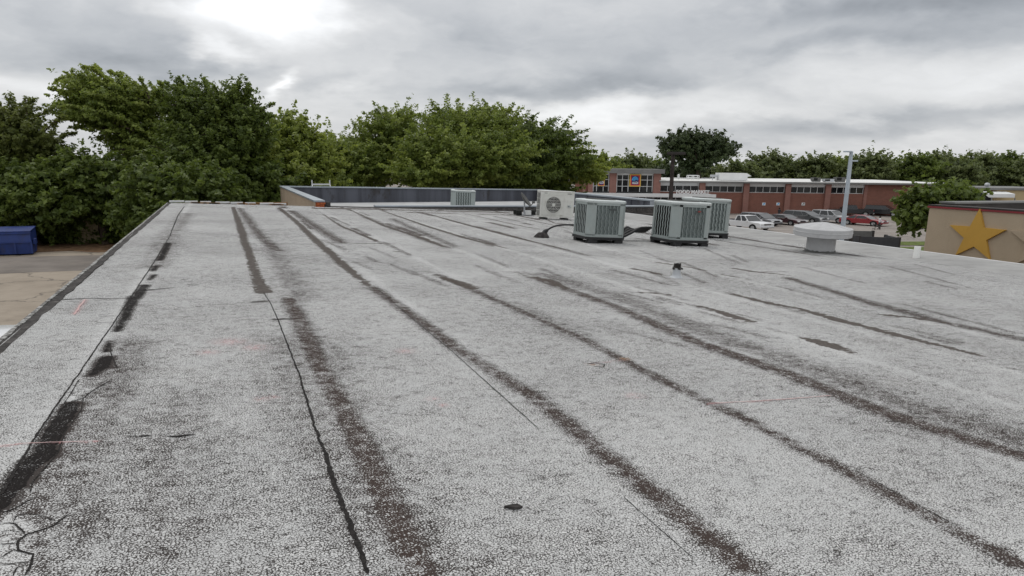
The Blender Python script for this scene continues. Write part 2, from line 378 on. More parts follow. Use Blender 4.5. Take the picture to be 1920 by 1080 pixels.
# worn bands beside each lap where the coating has broken down
ST([(540, 560), (562, 600), (605, 700), (660, 800), (720, 930), (790, 1080)], .075, 1.0, .015)
ST([(700, 540), (780, 595), (860, 655), (1000, 745), (1150, 865), (1260, 955), (1400, 1070)], .068, .95, .01)
ST([(820, 515), (950, 572), (1100, 640), (1250, 718), (1400, 788), (1600, 890), (1920, 1062)], .06, .85, .008)
ST([(1000, 520), (1150, 575), (1300, 640), (1480, 702), (1650, 770), (1780, 812), (1920, 856)], .075, 1.0, .025)
ST([(1020, 515), (1170, 560), (1330, 625), (1520, 690), (1700, 755), (1920, 825)], .22, .45)
ST([(1480, 522), (1640, 570), (1760, 602), (1920, 637)], .10, .8, .01)
ST([(450, 390), (485, 440), (520, 470)], .12, .8); ST([(545, 395), (600, 430), (640, 455)], .14, .8); ST([(500, 460), (540, 520), (560, 560)], .25, .35)
ST([(735, 410), (800, 440), (850, 462)], .12, .6); ST([(680, 405), (740, 428), (800, 452), (845, 465)], .12, .6); ST([(350, 400), (320, 440), (290, 500)], .2, .4); ST([(880, 540), (1000, 590), (1100, 640)], .15, .35)
ST([(160, 760), (120, 850), (60, 960), (20, 1080)], .14, .5); ST([(250, 640), (200, 740), (150, 850), (120, 1000)], .2, .38); ST([(330, 750), (300, 900), (330, 1050)], .3, .22)
ST([(560, 640), (600, 760), (680, 900), (800, 1080)], .3, .32)
for i in range(26):   # short worn streaks over the far right field
    u = RNG.uniform(1120, 1900); v = RNG.uniform(490, 640); L = RNG.uniform(40, 150)
    ST([(u, v), (u+L, v+L*.26)], .06, RNG.uniform(.25, .5))
for i in range(20):
    u = RNG.uniform(560, 1380); v = RNG.uniform(430, 520); L = RNG.uniform(20, 80)
    ST([(u, v), (u+L, v+L*.42)], .06, RNG.uniform(.25, .5))
for X in np.arange(1.5, 12.6, .97):   # broken dark streaks running beside every far lap
    y = 11.0
    while y < 23.5:
        Lg = RNG.uniform(.6, 3.2)
        if RNG.random() < .7:
            x0_ = X+RNG.normal(.05, .06); q_ = line_field([(x0_, y), (x0_+RNG.normal(0, .03), y+Lg)], RNG.uniform(.0, .02), pixels=False)
            stain = np.maximum(stain, RNG.uniform(.45, .95)*np.exp(-(np.minimum(q_, 0)/RNG.uniform(.035, .10))**2))
            if RNG.random() < .35 and X < 9: tar = np.maximum(tar, line_field([(x0_-.03, y), (x0_-.03, y+Lg*.8)], RNG.uniform(.01, .035), pixels=False))
        y += Lg+RNG.uniform(.1, 1.6)
# cleaner coating along each lap
for X in (-.93, .42, 1.5, 2.5, 3.45, 4.35, 5.2, 6.3): clean = np.maximum(clean, np.exp(-((PX-X-.06)/.07)**2)*.55)
for pl, w in (([(-60, 820), (60, 850), (110, 880), (20, 960), (80, 1010), (50, 1090)], [.05, .05, .04, .07, .05, .05]), ([(400, 225), (310, 275)], .012)):   # sound pale plates between the wide splits
    f_ = line_field(z2(pl), w); clean = np.maximum(clean, 2.2*np.clip(f_/.03+.6, 0, 1))
for pl, w, a in [([(0, 836), (80, 832), (185, 828)], .006, .55), ([(1325, 758), (1440, 751), (1560, 742)], .006, .5), ([(140, 590), (160, 562)], .03, .3), ([(1110, 682), (1170, 676)], .02, .2)]:
    pink = np.maximum(pink, a*np.clip(line_field([(u, v) for u, v in pl], w)/w+.3, 0, 1))
for u, v, r in [(490, 748, .035), (515, 744, .03), (430, 640, .10), (480, 650, .08), (760, 657, .06), (810, 748, .035), (830, 760, .03), (1190, 742, .05), (390, 660, .06)]:
    p = on_roof(u, v); pink = np.maximum(pink, .34*np.exp(-((PX-p[0])**2+(PY-p[1])**2)/r**2))
for u, v, r, a in [(1112, 684, .10, .8), (1172, 674, .09, .9), (1200, 680, .10, .5), (1135, 688, .07, .6)]:
    p = on_roof(u, v); rust = np.maximum(rust, a*np.exp(-((PX-p[0])**2+(PY-p[1])**2)/r**2))
CR([(1100, 683), (1116, 681), (1134, 684), (1132, 689), (1112, 688)], .005)
nx, ny = len(RX), len(RG)
# laps are slightly raised steps; the sheet undulates a little
LAPS = (-.93, .38, 1.46, 2.45, 3.45, 4.35, 5.2, 6.3, 7.3, 8.4, 9.4, 10.4)
def rz_(x, y): return roof_z(x) + .006*np.sin(x*1.3+.5)*np.sin(y*.8) + sum(.004*np.exp(-np.clip((x-X), 0, None)/.25)*np.clip((x-X)/.03+.5, 0, 1) for X in LAPS)
PZ = rz_(PX, PY)
co = np.stack([PX, PY, PZ], 1)
I = (np.arange(ny-1)[:, None]*nx+np.arange(nx-1)[None, :]).ravel()
quad = np.stack([I, I+1, I+nx+1, I+nx], 1)
def np_mesh(name, co, quads):
    me = bpy.data.meshes.new(name); me.vertices.add(len(co)); me.vertices.foreach_set('co', np.ascontiguousarray(co, np.float32).ravel())
    me.loops.add(quads.size); me.loops.foreach_set('vertex_index', np.ascontiguousarray(quads, np.int32).ravel())
    me.polygons.add(len(quads)); me.polygons.foreach_set('loop_start', np.arange(0, quads.size, quads.shape[1], dtype=np.int32))
    me.update(calc_edges=True); return me
me = np_mesh('roof_membrane', co, quad); me.polygons.foreach_set('use_smooth', [True]*len(me.polygons))
for nm, (r, g, b3) in {'wear': (stain, np.maximum(tar, -.4), np.maximum(crk, -.4)), 'marks': (pink, rust, clean)}.items():
    a = me.attributes.new(nm, 'FLOAT_COLOR', 'POINT')
    a.data.foreach_set('color', np.stack([r, g, b3, np.ones_like(r)], 1).astype(np.float32).ravel())
m, t, b = mat('cracked_coating'); k = N(t); c = k.coord()
a1 = k.new('ShaderNodeAttribute', attribute_name='wear'); s1 = k.new('ShaderNodeSeparateXYZ'); t.links.new(a1.outputs['Vector'], s1.inputs[0])
a2 = k.new('ShaderNodeAttribute', attribute_name='marks'); s2 = k.new('ShaderNodeSeparateXYZ'); t.links.new(a2.outputs['Vector'], s2.inputs[0])
big = k.noise(c, .55, 4, .6); med = k.noise(c, 3.5, 5, .65); fine = k.noise(c, 170, 3, .65); edge = k.noise(c, 14, 5, .7); edge2 = k.noise(c, 45, 3, .6)
wob = k.vm('SCALE', k.vm('SUBTRACT', k.noise(c, 42, 4, .65, col=True), (.5, .5, .5)), scale=.040)
cw = k.vm('ADD', c, wob)
def edges(scale):
    v = k.new('ShaderNodeTexVoronoi', feature='DISTANCE_TO_EDGE', voronoi_dimensions='2D'); t.links.new(cw, v.inputs['Vector']); v.inputs['Scale'].default_value = scale
    return v.outputs['Distance']
e1 = edges(86); e2 = edges(30)
dens = k.m('ADD', .25, k.m('MULTIPLY', k.m('SUBTRACT', big, .5), .40))
dens = k.m('ADD', dens, k.m('MULTIPLY', k.m('SUBTRACT', med, .5), .42))
dens = k.m('ADD', dens, k.m('MULTIPLY', s1.outputs[0], k.m('MAXIMUM', k.m('ADD', -.47, k.m('ADD', k.m('MULTIPLY', med, .95), k.m('MULTIPLY', edge, 1.2))), 0.0)))
flk = k.noise(k.vm('MULTIPLY', c, (1.0, 1.5, 1.0)), 10, 6, .72)
dens = k.m('ADD', dens, k.m('MULTIPLY', k.step(flk, .50, .72), k.m('ADD', .06, k.m('MULTIPLY', big, .36))))
dens = k.m('SUBTRACT', dens, k.m('MULTIPLY', s2.outputs[2], .16))
dens = k.m('MINIMUM', dens, k.m('ADD', .52, k.m('MULTIPLY', edge, .55)))
dens = k.m('ADD', dens, k.m('MULTIPLY', k.step(s1.outputs[2], -.035, .012), k.m('ADD', .25, k.m('MULTIPLY', med, .9))))
dens = k.m('MAXIMUM', k.m('MINIMUM', dens, 1.3), .02)
fld = k.m('ADD', e1, k.m('MULTIPLY', k.m('SUBTRACT', fine, .5), .52))
thr = k.m('MULTIPLY', k.m('MULTIPLY', dens, .46), k.m('ADD', .42, k.m('MULTIPLY', edge, 1.12)))
dk = k.m('SUBTRACT', 1.0, k.step(k.m('SUBTRACT', fld, thr), -.06, .05))
dk2 = k.m('MULTIPLY', k.m('SUBTRACT', 1.0, k.step(e2, .006, .035)), k.step(k.m('ADD', dens, k.m('MULTIPLY', edge, .5)), .40, .75))
dk = k.m('MAXIMUM', dk, k.m('MULTIPLY', dk2, .8))
e3 = edges(7.5)
plate = k.step(s2.outputs[2], .8, 1.5)
dk = k.m('MAXIMUM', dk, k.m('MULTIPLY', plate, k.m('SUBTRACT', 1.0, k.step(k.m('ADD', e3, k.m('MULTIPLY', k.m('SUBTRACT', edge2, .5), .02)), .006, .022))))
light = k.mix(k.step(med, .3, .7), (.525, .528, .522), (.625, .625, .615))
light = k.mix(k.m('MULTIPLY', k.step(k.noise(c, 1.4, 6, .7), .55, .75), .4), light, (.40, .388, .37))
dark = k.mix(s1.outputs[0], (.040, .036, .034), (.042, .028, .023))
col = k.mix(k.m('MULTIPLY', dk, .975), light, dark)
col = k.mix(k.m('MULTIPLY', s2.outputs[0], k.step(edge2, .35, .6)), col, (.62, .27, .27))
col = k.mix(k.m('MULTIPLY', s2.outputs[1], k.step(k.m('ADD', k.m('MULTIPLY', edge2, .6), k.m('MULTIPLY', s2.outputs[1], .4)), .50, .85)), col, (.33, .17, .07))
rag = k.noise(k.vm('MULTIPLY', c, (5, 26, 1)), 1.0, 5, .7)
tf = k.step(k.m('ADD', k.m('ADD', s1.outputs[1], k.m('MULTIPLY', k.m('SUBTRACT', rag, .5), .15)), k.m('ADD', k.m('MULTIPLY', k.m('SUBTRACT', edge, .5), .17), k.m('ADD', .006, k.m('MULTIPLY', k.m('SUBTRACT', med, .5), .08)))), -.004, .004)
tf = k.m('MULTIPLY', tf, k.step(s1.outputs[1], -.2, -.06))
tcol = k.mix(k.step(edge2, .35, .65), (.055, .046, .040), (.112, .097, .086))
col = k.mix(k.m('MULTIPLY', tf, .93), col, tcol)
cf = k.step(k.m('ADD', k.m('SUBTRACT', s1.outputs[2], .008), k.m('MULTIPLY', k.m('ADD', k.m('MULTIPLY', k.m('SUBTRACT', edge2, .5), .060), k.m('MULTIPLY', k.m('SUBTRACT', edge, .5), .10)))), -.0015, .003)
cf = k.m('MULTIPLY', cf, k.step(s1.outputs[2], -.04, -.006))
cbrk = k.m('SUBTRACT', 1.0, k.m('MULTIPLY', k.step(s1.outputs[2], .008, .02), k.m('MULTIPLY', k.step(fld, .22, .34), .45)))
col = k.mix(k.m('MULTIPLY', cf, k.m('MULTIPLY', cbrk, .96)), col, (.014, .0125, .012))
t.links.new(col, b.inputs['Base Color']); b.inputs['Roughness'].default_value = .95; b.inputs['Specular IOR Level'].default_value = .06
k.bump(b, k.m('SUBTRACT', k.m('MULTIPLY', k.m('MAXIMUM', dk, cf), -1.0), k.m('MULTIPLY', fine, .4)), .35, .004)
me.materials.append(m); MT['roof'] = m
link(bpy.data.objects.new('roof_membrane', me), bld)
crack_m = quick('crack_gap', (.020, .018, .017), .9, 0, .4, 40, (.09, .085, .08), .5)
chalk_m = quick('pink_chalk', (.54, .37, .36), .9, 0, .1, 30, (.45, .43, .42), .8)
for px, w, cm in [(p_, w_, crack_m) for p_, w_ in RIB]+[([(0, 836), (80, 832), (185, 828)], .0032, chalk_m), ([(1325, 758), (1440, 751), (1560, 742)], .0045, chalk_m), ([(138, 592), (160, 562)], .008, chalk_m)]:      # open laps and splits: ragged dark ribbons lying on the sheet
    pts = np.array([on_roof(u, v)[:2] for u, v in px]); ws_ = np.array(w if hasattr(w, '__len__') else [w]*len(pts), float)
    dl = np.concatenate([[0], np.cumsum(np.hypot(*np.diff(pts, axis=0).T))]); nn_ = max(6, int(dl[-1]/.022)); tt_ = np.linspace(0, dl[-1], nn_)
    cx_ = np.interp(tt_, dl, pts[:, 0]); cy_ = np.interp(tt_, dl, pts[:, 1]); ww = np.interp(tt_, dl, ws_)
    j = RNG.normal(0, 1, nn_); j = np.convolve(np.pad(j, 3, mode='edge'), np.ones(5)/5, 'same')[3:-3]
    cx_ = cx_+j*ww*.45; cy_ = cy_+RNG.normal(0, .3, nn_)*ww
    tx, ty = np.gradient(cx_), np.gradient(cy_); ln_ = np.hypot(tx, ty)+1e-9; nx2, ny2 = -ty/ln_, tx/ln_
    wl_ = ww*RNG.uniform(.45, 1.25, nn_); wr_ = ww*RNG.uniform(.45, 1.25, nn_); wl_[0] = wr_[0] = wl_[-1] = wr_[-1] = .0006
    q = MB(); vs = []
    for i in range(nn_):
        for sg, w2_ in ((1, wl_[i]), (-1, wr_[i])):
            x, y = cx_[i]+nx2[i]*sg*w2_, cy_[i]+ny2[i]*sg*w2_; vs.append((x, y, float(rz_(np.float64(x), np.float64(y)))+(.0025 if cm is crack_m else .0045)))
    q.add(vs, [(2*i, 2*i+1, 2*i+3, 2*i+2) for i in range(nn_-1)]); q.build('crack' if cm is crack_m else 'chalk_line', cm, bld)
# edge strip on the left: tarred strip, chipped paint and metal edge; walls below
def strip(px0, px1, z0, z1, name, mt, y0=Y0, y1=Y1, step=.25, jit=.0):
    q = MB(); ys = np.arange(y0, y1+.01, step); rings = []
    for y in ys:
        j = RNG.normal(0, jit) if jit else 0
        rings.append([(px0, y, z0), (px1+j, y, z0), (px1+j, y, z1), (px0, y, z1)])
    q.loft(rings); return q.build(name, mt, bld)
strip(X0-.02, X0+.055, .03, .056, 'edge_flashing', MT['tar'], jit=.008)
chip, t, b = mat('chipped_paint'); k = N(t); c = k.coord()
t.links.new(k.mix(k.step(k.noise(c, 13, 6, .75), .46, .56), (.07, .065, .06), (.36, .36, .345)), b.inputs['Base Color']); b.inputs['Roughness'].default_value = .8
strip(X0-.05, X0-.02, -.10, .062, 'drip_edge', chip, jit=.006)
q = MB(); q.box(X0-.02, X0+.14, Y0, Y1, -2.9, .035); q.box(X0+.14, X1, Y1-.24, Y1-.04, -5.2, -.55); q.box(X1-.2, X1, Y0, Y1-.24, -5.2, -.47); q.box(X0+.14, X1-.2, Y0, Y0+.2, -5.2, -.5)
q.build('wall', MT['tan_brick'], bld)
# far left end: pale boards with orange gaps
q = MB(); r = MB()
xs = np.linspace(X0-.02, 1.85, 9)
for i in range(8):
    a, e = xs[i]+.02, xs[i+1]-.05*(i % 3)
    q.box(a, e, Y1-.02, Y1+.12, .02-KS*(a+e)/2, .065-KS*(a+e)/2)
r.box(X0, 1.85, Y1+.121, Y1+.20, -.35, .03)
for i in range(14):
    x = RNG.uniform(X0+.5, 1.5); r.box(x, x+RNG.uniform(.08, .3), Y1-.10, Y1-.025, -.08, .035-KS*x)
q.build('edge_board', MT['pale_metal'], bld); r.build('exposed_wood', MT['wood_edge'], bld)
# right edge: low rounded cant with pale cap
q = MB(); ys = np.linspace(Y0, Y1, 80)
q.loft([[(X1-1.25, y, roof_z(X1-1.25)-.01), (X1-1.0, y, roof_z(X1)+.055), (X1-.45, y, roof_z(X1)+.075), (X1-.1, y, roof_z(X1)+.085), (X1+.05, y, roof_z(X1)+.08), (X1+.05, y, roof_z(X1)-.3)] for y in ys])
q.build('edge_cant', quick('edge_coating', (.33, .328, .32), .8, 0, .12, 1.6, (.22, .215, .21), .6, .3), bld, smooth=True)
q = MB(); q.box(X1+.0, X1+.09, Y0, Y1, -.68, -.372); q.build('gutter_edge', MT['pale_metal'], bld)
# curb that parts the main roof from the lower back roof; its top is nearly level
CY = Y1
BY = 38.0; BX0, BX1 = 2.62, 16.1
def ctop(x): return -.085-.0105*(x-4.3)
def ptop(x): return .10-.015*(x-BX0)
q = MB(); n_ = 70; rings = []
for i in range(n_+1):
    x = 2.9+(BX1-.3-2.9)*i/n_; z = roof_z(min(x, X1+.3)); zt = max(ctop(x)-.05, z+.012)
    j = RNG.normal(0, .01)
    rings.append([(x, CY-.36+j*4, z-.02), (x, CY-.12+j, z+.03*(1+j)), (x, CY-.03, zt), (x, CY+.22, zt), (x, CY+.22, -.9)])
q.loft(rings); q.build('curb', MT['tar'], bld)
for xa, xb in ((4.5, 7.4), (7.42, 10.3), (10.32, BX1-.3)):
    q = MB(); q.prism([(xa, CY-.06, ctop(xa)-.045), (xb, CY-.06, ctop(xb)-.045), (xb, CY-.06, ctop(xb)), (xa, CY-.06, ctop(xa))], (0, .32, 0)); q.build('curb_cap', MT['coping'], bld)
back_floor = quick('back_membrane', (.44, .445, .445), .75, 0, .08, .8, (.12, .11, .10), .45)
q = MB(); q.box(BX0+.25, BX1-.25, CY+.22, BY, -1.0, -.70); q.build('lower_roof', back_floor, bld)
def wallp(q, xa, xb, ya, yb, z0, dz, dz2=None):     # wall whose top follows the fall of the parapet
    ta, tb = ptop(xa)+dz, ptop(xb)+dz
    if dz2 is not None: return q.loft([[(xa, ya, ta), (xb, ya, tb), (xb, yb, tb), (xa, yb, ta)], [(xa, ya, ta+dz2), (xb, ya, tb+dz2), (xb, yb, tb+dz2), (xa, yb, ta+dz2)]])
    return q.loft([[(xa, ya, z0), (xb, ya, z0), (xb, yb, z0), (xa, yb, z0)], [(xa, ya, ta), (xb, ya, tb), (xb, yb, tb), (xa, yb, ta)]])
q = MB(); wallp(q, BX0, BX0+.22, CY-.25, BY+.25, -4.0, -.05); q.build('brick_parapet', MT['tan_brick'], bld)
YE = 26.4
q = MB(); wallp(q, BX0+.22, BX0+.27, CY+.23, BY, -.70, -.05); wallp(q, BX0+.22, BX1, BY, BY+.25, -4, -.05); wallp(q, BX1-.27, BX1, YE, BY, -4.5, -.05)
for i in range(14):
    x = BX0+.9+i*.95; wallp(q, x, x+.05, BY-.012, BY, -.68, -.08)
for i in range(11):
    y = YE+.5+i*1.02; wallp(q, BX1-.30, BX1-.27, y, y+.05, -.68, -.08)
q.build('parapet', MT['parapet'], bld)
q = MB(); wallp(q, BX0-.03, BX0+.30, CY-.30, BY-.06, 0, -.05, .05); wallp(q, BX0-.03, BX1+.04, BY-.06, BY+.30, 0, -.05, .053); wallp(q, BX1-.34, BX1+.08, YE-.1, BY-.06, 0, -.05, .055)
q.box(BX1-.36, BX1+.10, YE-.125, YE-.102, -.46, ptop(BX1)-.052)
q.build('coping', MT['coping'], bld)
q = MB(); q.box(BX0+.03, BX0+.27, CY-.28, CY-.252, -.20, ptop(BX0)-.055)
for i in range(22):
    x = RNG.uniform(BX0+.0, BX0+.2); z = RNG.uniform(-.18, .005); q.box(x, x+.11, CY-.31-RNG.uniform(0, .04), CY-.281, z, z+.03)
q.build('exposed_brick', MT['orange_brick'], bld)
q = MB(); q.box(BX0+.281, BX0+.46, CY-.30, CY+.0, -.22, ptop(BX0)-.06); q.build('end_flashing', MT['tar'], bld)

def slope_at(p): return (p[0], p[1], roof_z(p[0]))
TILT = .045
# ------------------------------------------------------------------ condensers
def condenser(label, pos, w, h, rz, group=None, badge=None, front_gap=.27, side_gap=.20, stickers=False, grey_side=False, foot=True):
    t = thing('air_conditioner', label, 'air conditioner', pos, math.radians(rz), group, TILT)
    ft = .045 if foot else .0; bz = ft+.05; hw = w/2; top = h
    c = w*.15
    oct_ = lambda r, cc, z: [(-r+cc, -r, z), (r-cc, -r, z), (r, -r+cc, z), (r, r-cc, z), (r-cc, r, z), (-r+cc, r, z), (-r, r-cc, z), (-r, -r+cc, z)]
    q = MB(); q.loft([oct_(hw-.036, c*.78, bz+.002), oct_(hw-.036, c*.78, top-.056)]); q.build('coil', MT['coil'], t)
    q = MB()      # corner posts and rails
    for sx in (-1, 1):
        for sy in (-1, 1):
            pts = [(sx*hw, sy*(hw-c*1.15)), (sx*hw, sy*(hw-c*.75)), (sx*(hw-c*.75), sy*hw), (sx*(hw-c*1.3), sy*hw), (sx*(hw-c*1.3), sy*(hw-.03)), (sx*(hw-c*.75), sy*(hw-.03)), (sx*(hw-.03), sy*(hw-c*.75)), (sx*(hw-.03), sy*(hw-c*1.15))]
            q.loft([[(x, y, bz+.03) for x, y in pts], [(x, y, top-.06) for x, y in pts]])
    ring = lambda z0, z1: (q.loft([oct_(hw, c*.75, z0), oct_(hw, c*.75, z1), oct_(hw-.03, c*.75, z1), oct_(hw-.03, c*.75, z0)], caps=False))
    ring(bz+.0, bz+.055); ring(top-.10, top-.055)
    q.build('cabinet', MT['ac_paint'], t)
    # louvred sides: saw-toothed vertical blades
    def blades(face, nb, cover):
        q = MB(); L = w-2*c*1.32; z0, z1 = bz+.05, top-.095; pitch = L/nb; thin = cover < .25
        steps = 9
        for i in range(nb):
            x0 = -L/2+i*pitch; rows = []
            for j in range(steps+1):
                z = z0+(z1-z0)*j/steps; zig = (.010 if j % 2 else -.010) if 0 < j < steps else 0
                ww = pitch*cover*(1.25 if j in (0, steps) else 1)
                a = x0+pitch*(1-cover)/2+zig; b2 = a+ww
                dp = .014 if j % 2 else .004
                rows.append([(a, -hw-.002, z), (b2, -hw+.002, z), (b2, -hw+.008, z), (a, -hw+.006, z)] if thin else [(a, -hw-.004-dp*.3, z), (b2, -hw+.012+dp*.4, z), (b2, -hw+.018+dp*.4, z), (a, -hw+.010, z)])
            q.loft(rows)
        R = Matrix.Rotation(face*math.pi/2, 4, 'Z')
        q.v = [tuple(R @ Vector(p)) for p in q.v]
        return q
    blades(0, 6, front_gap).build('louvre_panel', MT['ac_paint'], t)
    blades(3, 6, side_gap).build('louvre_panel', MT['ac_paint'], t)
    blades(1, 6, front_gap).build('louvre_panel', MT['ac_paint'], t)
    blades(2, 6, front_gap).build('louvre_panel', MT['ac_paint'], t)
    # mesh guard seen between the front blades
    q = MB(); L = w-2*c*1.32
    for i in range(22): x = -L/2+L*(i+.5)/22; q.box(x-.009, x+.009, -hw+.022, -hw+.028, bz+.05, top-.09)
    for i in range(16): z = bz+.05+(top-.14-bz)*(i+.5)/16; q.box(-L/2, L/2, -hw+.0285, -hw+.033, z-.009, z+.009)
    q.build('coil_guard', MT['coil_grey'], t)
    q = MB(); r = hw+.008
    q.loft([oct_(r-.004, c*.8, top-.055), oct_(r, c*.8, top-.045), oct_(r, c*.8, top-.018), oct_(r-.018, c*.8, top-.004), oct_(r-.06, c*.8, top)])
    q.build('top_cover', MT['ac_lid'], t, smooth=True)
    q = MB(); R = hw*.74
    for i in range(7):
        rr = R*(i+1)/7; q.lathe([(rr-.004, top+.002), (rr+.004, top+.002), (rr+.004, top+.010), (rr-.004, top+.010)], seg=28)
    for i in range(8): a = math.pi*i/8; q.tube([(R*math.cos(a), R*math.sin(a), top+.013), (-R*math.cos(a), -R*math.sin(a), top+.013)], .004, 5)
    q.build('fan_guard', MT['grille_grey'], t)
    q = MB(); q.loft([oct_(hw+.015, c*.8, ft), oct_(hw+.02, c*.8, bz), oct_(hw-.01, c*.8, bz+.001)]); q.build('base_pan', MT['black_plastic'], t)
    if foot:
        for sx, sy in ((-1, -1), (1, -1), (1, 1), (-1, 1)):
            q = MB(); x = sx*(hw-.13); y = sy*(hw-.06); q.box(x-.085, x+.085, y-.07, y+.07, -.035, ft-.001, .012); q.build('foot', MT['black_plastic'], t)
    if badge:
        q = MB(); zc = top-.10-h*.09
        q.lathe([(.0, 0), (.075, 0), (.085, .006), (.075, .014), (.0, .014)], seg=20, sx=1, sy=.22)
        q.v = [(x+w*.10, -hw-.02-z, zc+y) for x, y, z in q.v]; bo = q.build('badge', MT['badge_dark'], t)
        if badge == 'red':
            q = MB(); q.box(w*.10-.035, w*.10+.035, -hw-.04, -hw-.035, zc-.014, zc+.014, .004); q.build('emblem', MT['badge_red'], bo)
    if stickers:
        for i, z in enumerate((.76, .82, .88, .60)):
            q = MB(); q.box(hw*-.78, hw*-.72, -hw-.006, -hw-.0005, h*z-.016, h*z+.016); q.build('warning_label', MT['coil'], t)
    return t
G_AC = 'grey condenser units on the roof'
cu = lambda x, y: (x, y, roof_z(x)+.022)
condenser('pale grey condenser in front of the white mini split, leftmost of the three grouped condensers', cu(6.90, 13.45), .80, .80, -3, G_AC, 'plain')
condenser('big grey condenser unit with a small red badge, between two other condensers', cu(8.50, 13.02), .88, .83, 0, G_AC, 'red')
condenser('grey condenser half hidden behind the one with a red badge', cu(10.40, 14.95), .88, .86, -2, G_AC, None, .46, .20, True)
p = on_z(868, 391, -.70)
condenser('small condenser unit on the lower back roof, seen over the low curb', (p[0]+.15, p[1]+.55, -.695), 1.05, .78, -14, G_AC, None, .42, .3, False, foot=False)
# small pump box joined to the back unit's side is part of that lid line; conduits and cables
def cable(name, label, pts, rad, mt, parent=None, cat='cable'):
    q = MB(); pts = [Vector(p) for p in pts]; fine_ = []
    for i in range(len(pts)-1):
        p0 = pts[max(i-1, 0)]; p1 = pts[i]; p2 = pts[i+1]; p3 = pts[min(i+2, len(pts)-1)]
        for s in range(6):
            u = s/6; fine_.append(.5*((2*p1)+(-p0+p2)*u+(2*p0-5*p1+4*p2-p3)*u*u+(-p0+3*p1-3*p2+p3)*u**3))
    fine_.append(pts[-1]); q.tube(fine_, rad, 8)
    o = q.build(name, mt, parent, smooth=True)
    return tag(o, label, cat) if label else o
pp = on_roof(1016, 445); pz = roof_z(pp[0])
t = thing('pitch_pan', 'black tarred pitch pan where a cable leaves the roof, left of the condensers', 'roof flashing', (pp[0], pp[1], pz))
q = MB(); q.lathe([(.17, -.01), (.15, .03), (.10, .09), (.07, .10), (0, .105)], seg=14, sx=1, sy=.8)
q.v = [(x*(1+.12*math.sin(7*y*20)), y, z) for x, y, z in q.v]; q.build('tar_mound', MT['tar'], t, smooth=True)
q = MB(); q.tube([(.04, 0, .06), (.07, 0, .12), (.13, 0, .15)], [.055, .05, .03], 9); q.build('boot', MT['black_plastic'], t, smooth=True)
cable('power_cable', 'black cable arching from the tarred pitch pan to the left condenser', [(pp[0]+.12, pp[1], pz+.15), (pp[0]+.24, pp[1]-.1, pz+.23), (pp[0]+.42, pp[1]-.25, pz+.265), (pp[0]+.68, pp[1]-.45, pz+.27)], .018, MT['black_plastic'])
bz_ = roof_z(7.8)
t = thing('refrigerant_lines', 'bundle of black insulated pipes looping between the left and middle condensers', 'pipes', (7.4, 13.6, roof_z(7.4)))
for i in range(4):
    dy = .07*i; q = [(-.05, .05+dy, .12+.02*i), (.12, dy, .08-.02*i+.03*(i % 2)), (.32, -.03+dy, .16+.03*i), (.52, -.02+dy, .245-.025*i), (.80, .0+dy, .25-.03*i)]
    cable('pipe', None, q, .028, MT['black_plastic'], t)

# ------------------------------------------------------------------ mini split
a = on_roof(1012, 411); c2 = on_roof(1074, 413)
t = thing('mini_split', 'white mini split outdoor unit with one round fan grille, behind the left condenser', 'heat pump', (a[0], a[1], roof_z(a[0])), math.radians(-4), None, TILT)
w_, d_, h_ = 1.02, .36, .80
q = MB(); q.box(0, w_, 0, d_, .06, h_-.02, .012); q.build('cabinet', MT['split_paint'], t)
q = MB(); q.box(-.008, w_+.008, -.008, d_+.008, h_-.019, h_+.012, .012); q.build('top_cover', MT['split_paint'], t)
fc = (.385, .36+.06); R = .235
q = MB(); q.lathe([(0, 0), (R, 0), (R, .004), (0, .004)], seg=40); q.v = [(x+fc[0], -.006-z, y*1.0+fc[1]) for x, y, z in q.v]; q.build('fan_opening', MT['grille_grey'], t)
q = MB()
for i in range(6):
    rr = R*(i+.6)/6; q.lathe([(rr-.002, 0), (rr+.002, 0), (rr+.002, .006), (rr-.002, .006)], seg=36)
for i in range(4):
    a_ = math.pi*i/4; q.tube([(R*math.cos(a_), R*math.sin(a_), .008), (-R*math.cos(a_), -R*math.sin(a_), .008)], .003, 4)
q.lathe([(R-.006, -.004), (R+.02, -.004), (R+.016, .010), (R-.006, .010)], seg=44)
for i in range(6):
    zz_ = -R+2*R*(i+.5)/6; xx = math.sqrt(R*R-zz_*zz_); q.box(-xx, xx, zz_-.004, zz_+.004, .012, .018)
q.lathe([(0, .010), (.045, .010), (.045, .020), (0, .020)], seg=20)
q.v = [(x+fc[0], -.012-z, y+fc[1]) for x, y, z in q.v]; q.build('fan_guard', MT['split_paint'], t)
q = MB(); q.box(.05, .69, -.014, -.001, .135, .147); q.box(.05, .69, -.014, -.001, .70, .708); q.box(.70, .705, -.006, -.001, .08, .77); q.box(.05, .06, -.014, -.001, .147, .70); q.build('panel_ridge', MT['split_paint'], t)
q = MB(); q.box(.10, .19, -.006, -.0005, .735, .746); q.build('name_plate', MT['grille_grey'], t)
q = MB(); q.box(.80, .93, -.006, -.0005, .735, .748); q.build('name_plate', MT['grille_grey'], t)
q = MB(); q.box(.82, .93, -.03, -.0005, .36, .43, .01); q.build('valve_cover', MT['ac_lid'], t)
q = MB(); q.box(.835, .865, -.036, -.0305, .38, .41); q.build('valve', MT['badge_dark'], t)
q = MB()
for j in range(4):
    z0 = .12+j*.165
    for i in range(7): q.box(-.012, -.0005, .05, d_-.05, z0+i*.02, z0+i*.02+.008)
    q.box(-.006, -.0008, .05, d_-.05, z0-.012, z0-.004)
q.build('side_grille', MT['grille_grey'], t)
for x in (.16, .80):
    q = MB(); q.box(x-.05, x+.05, -.07, d_+.05, -.01, .055, .01); q.build('foot', MT['black_plastic'], t)

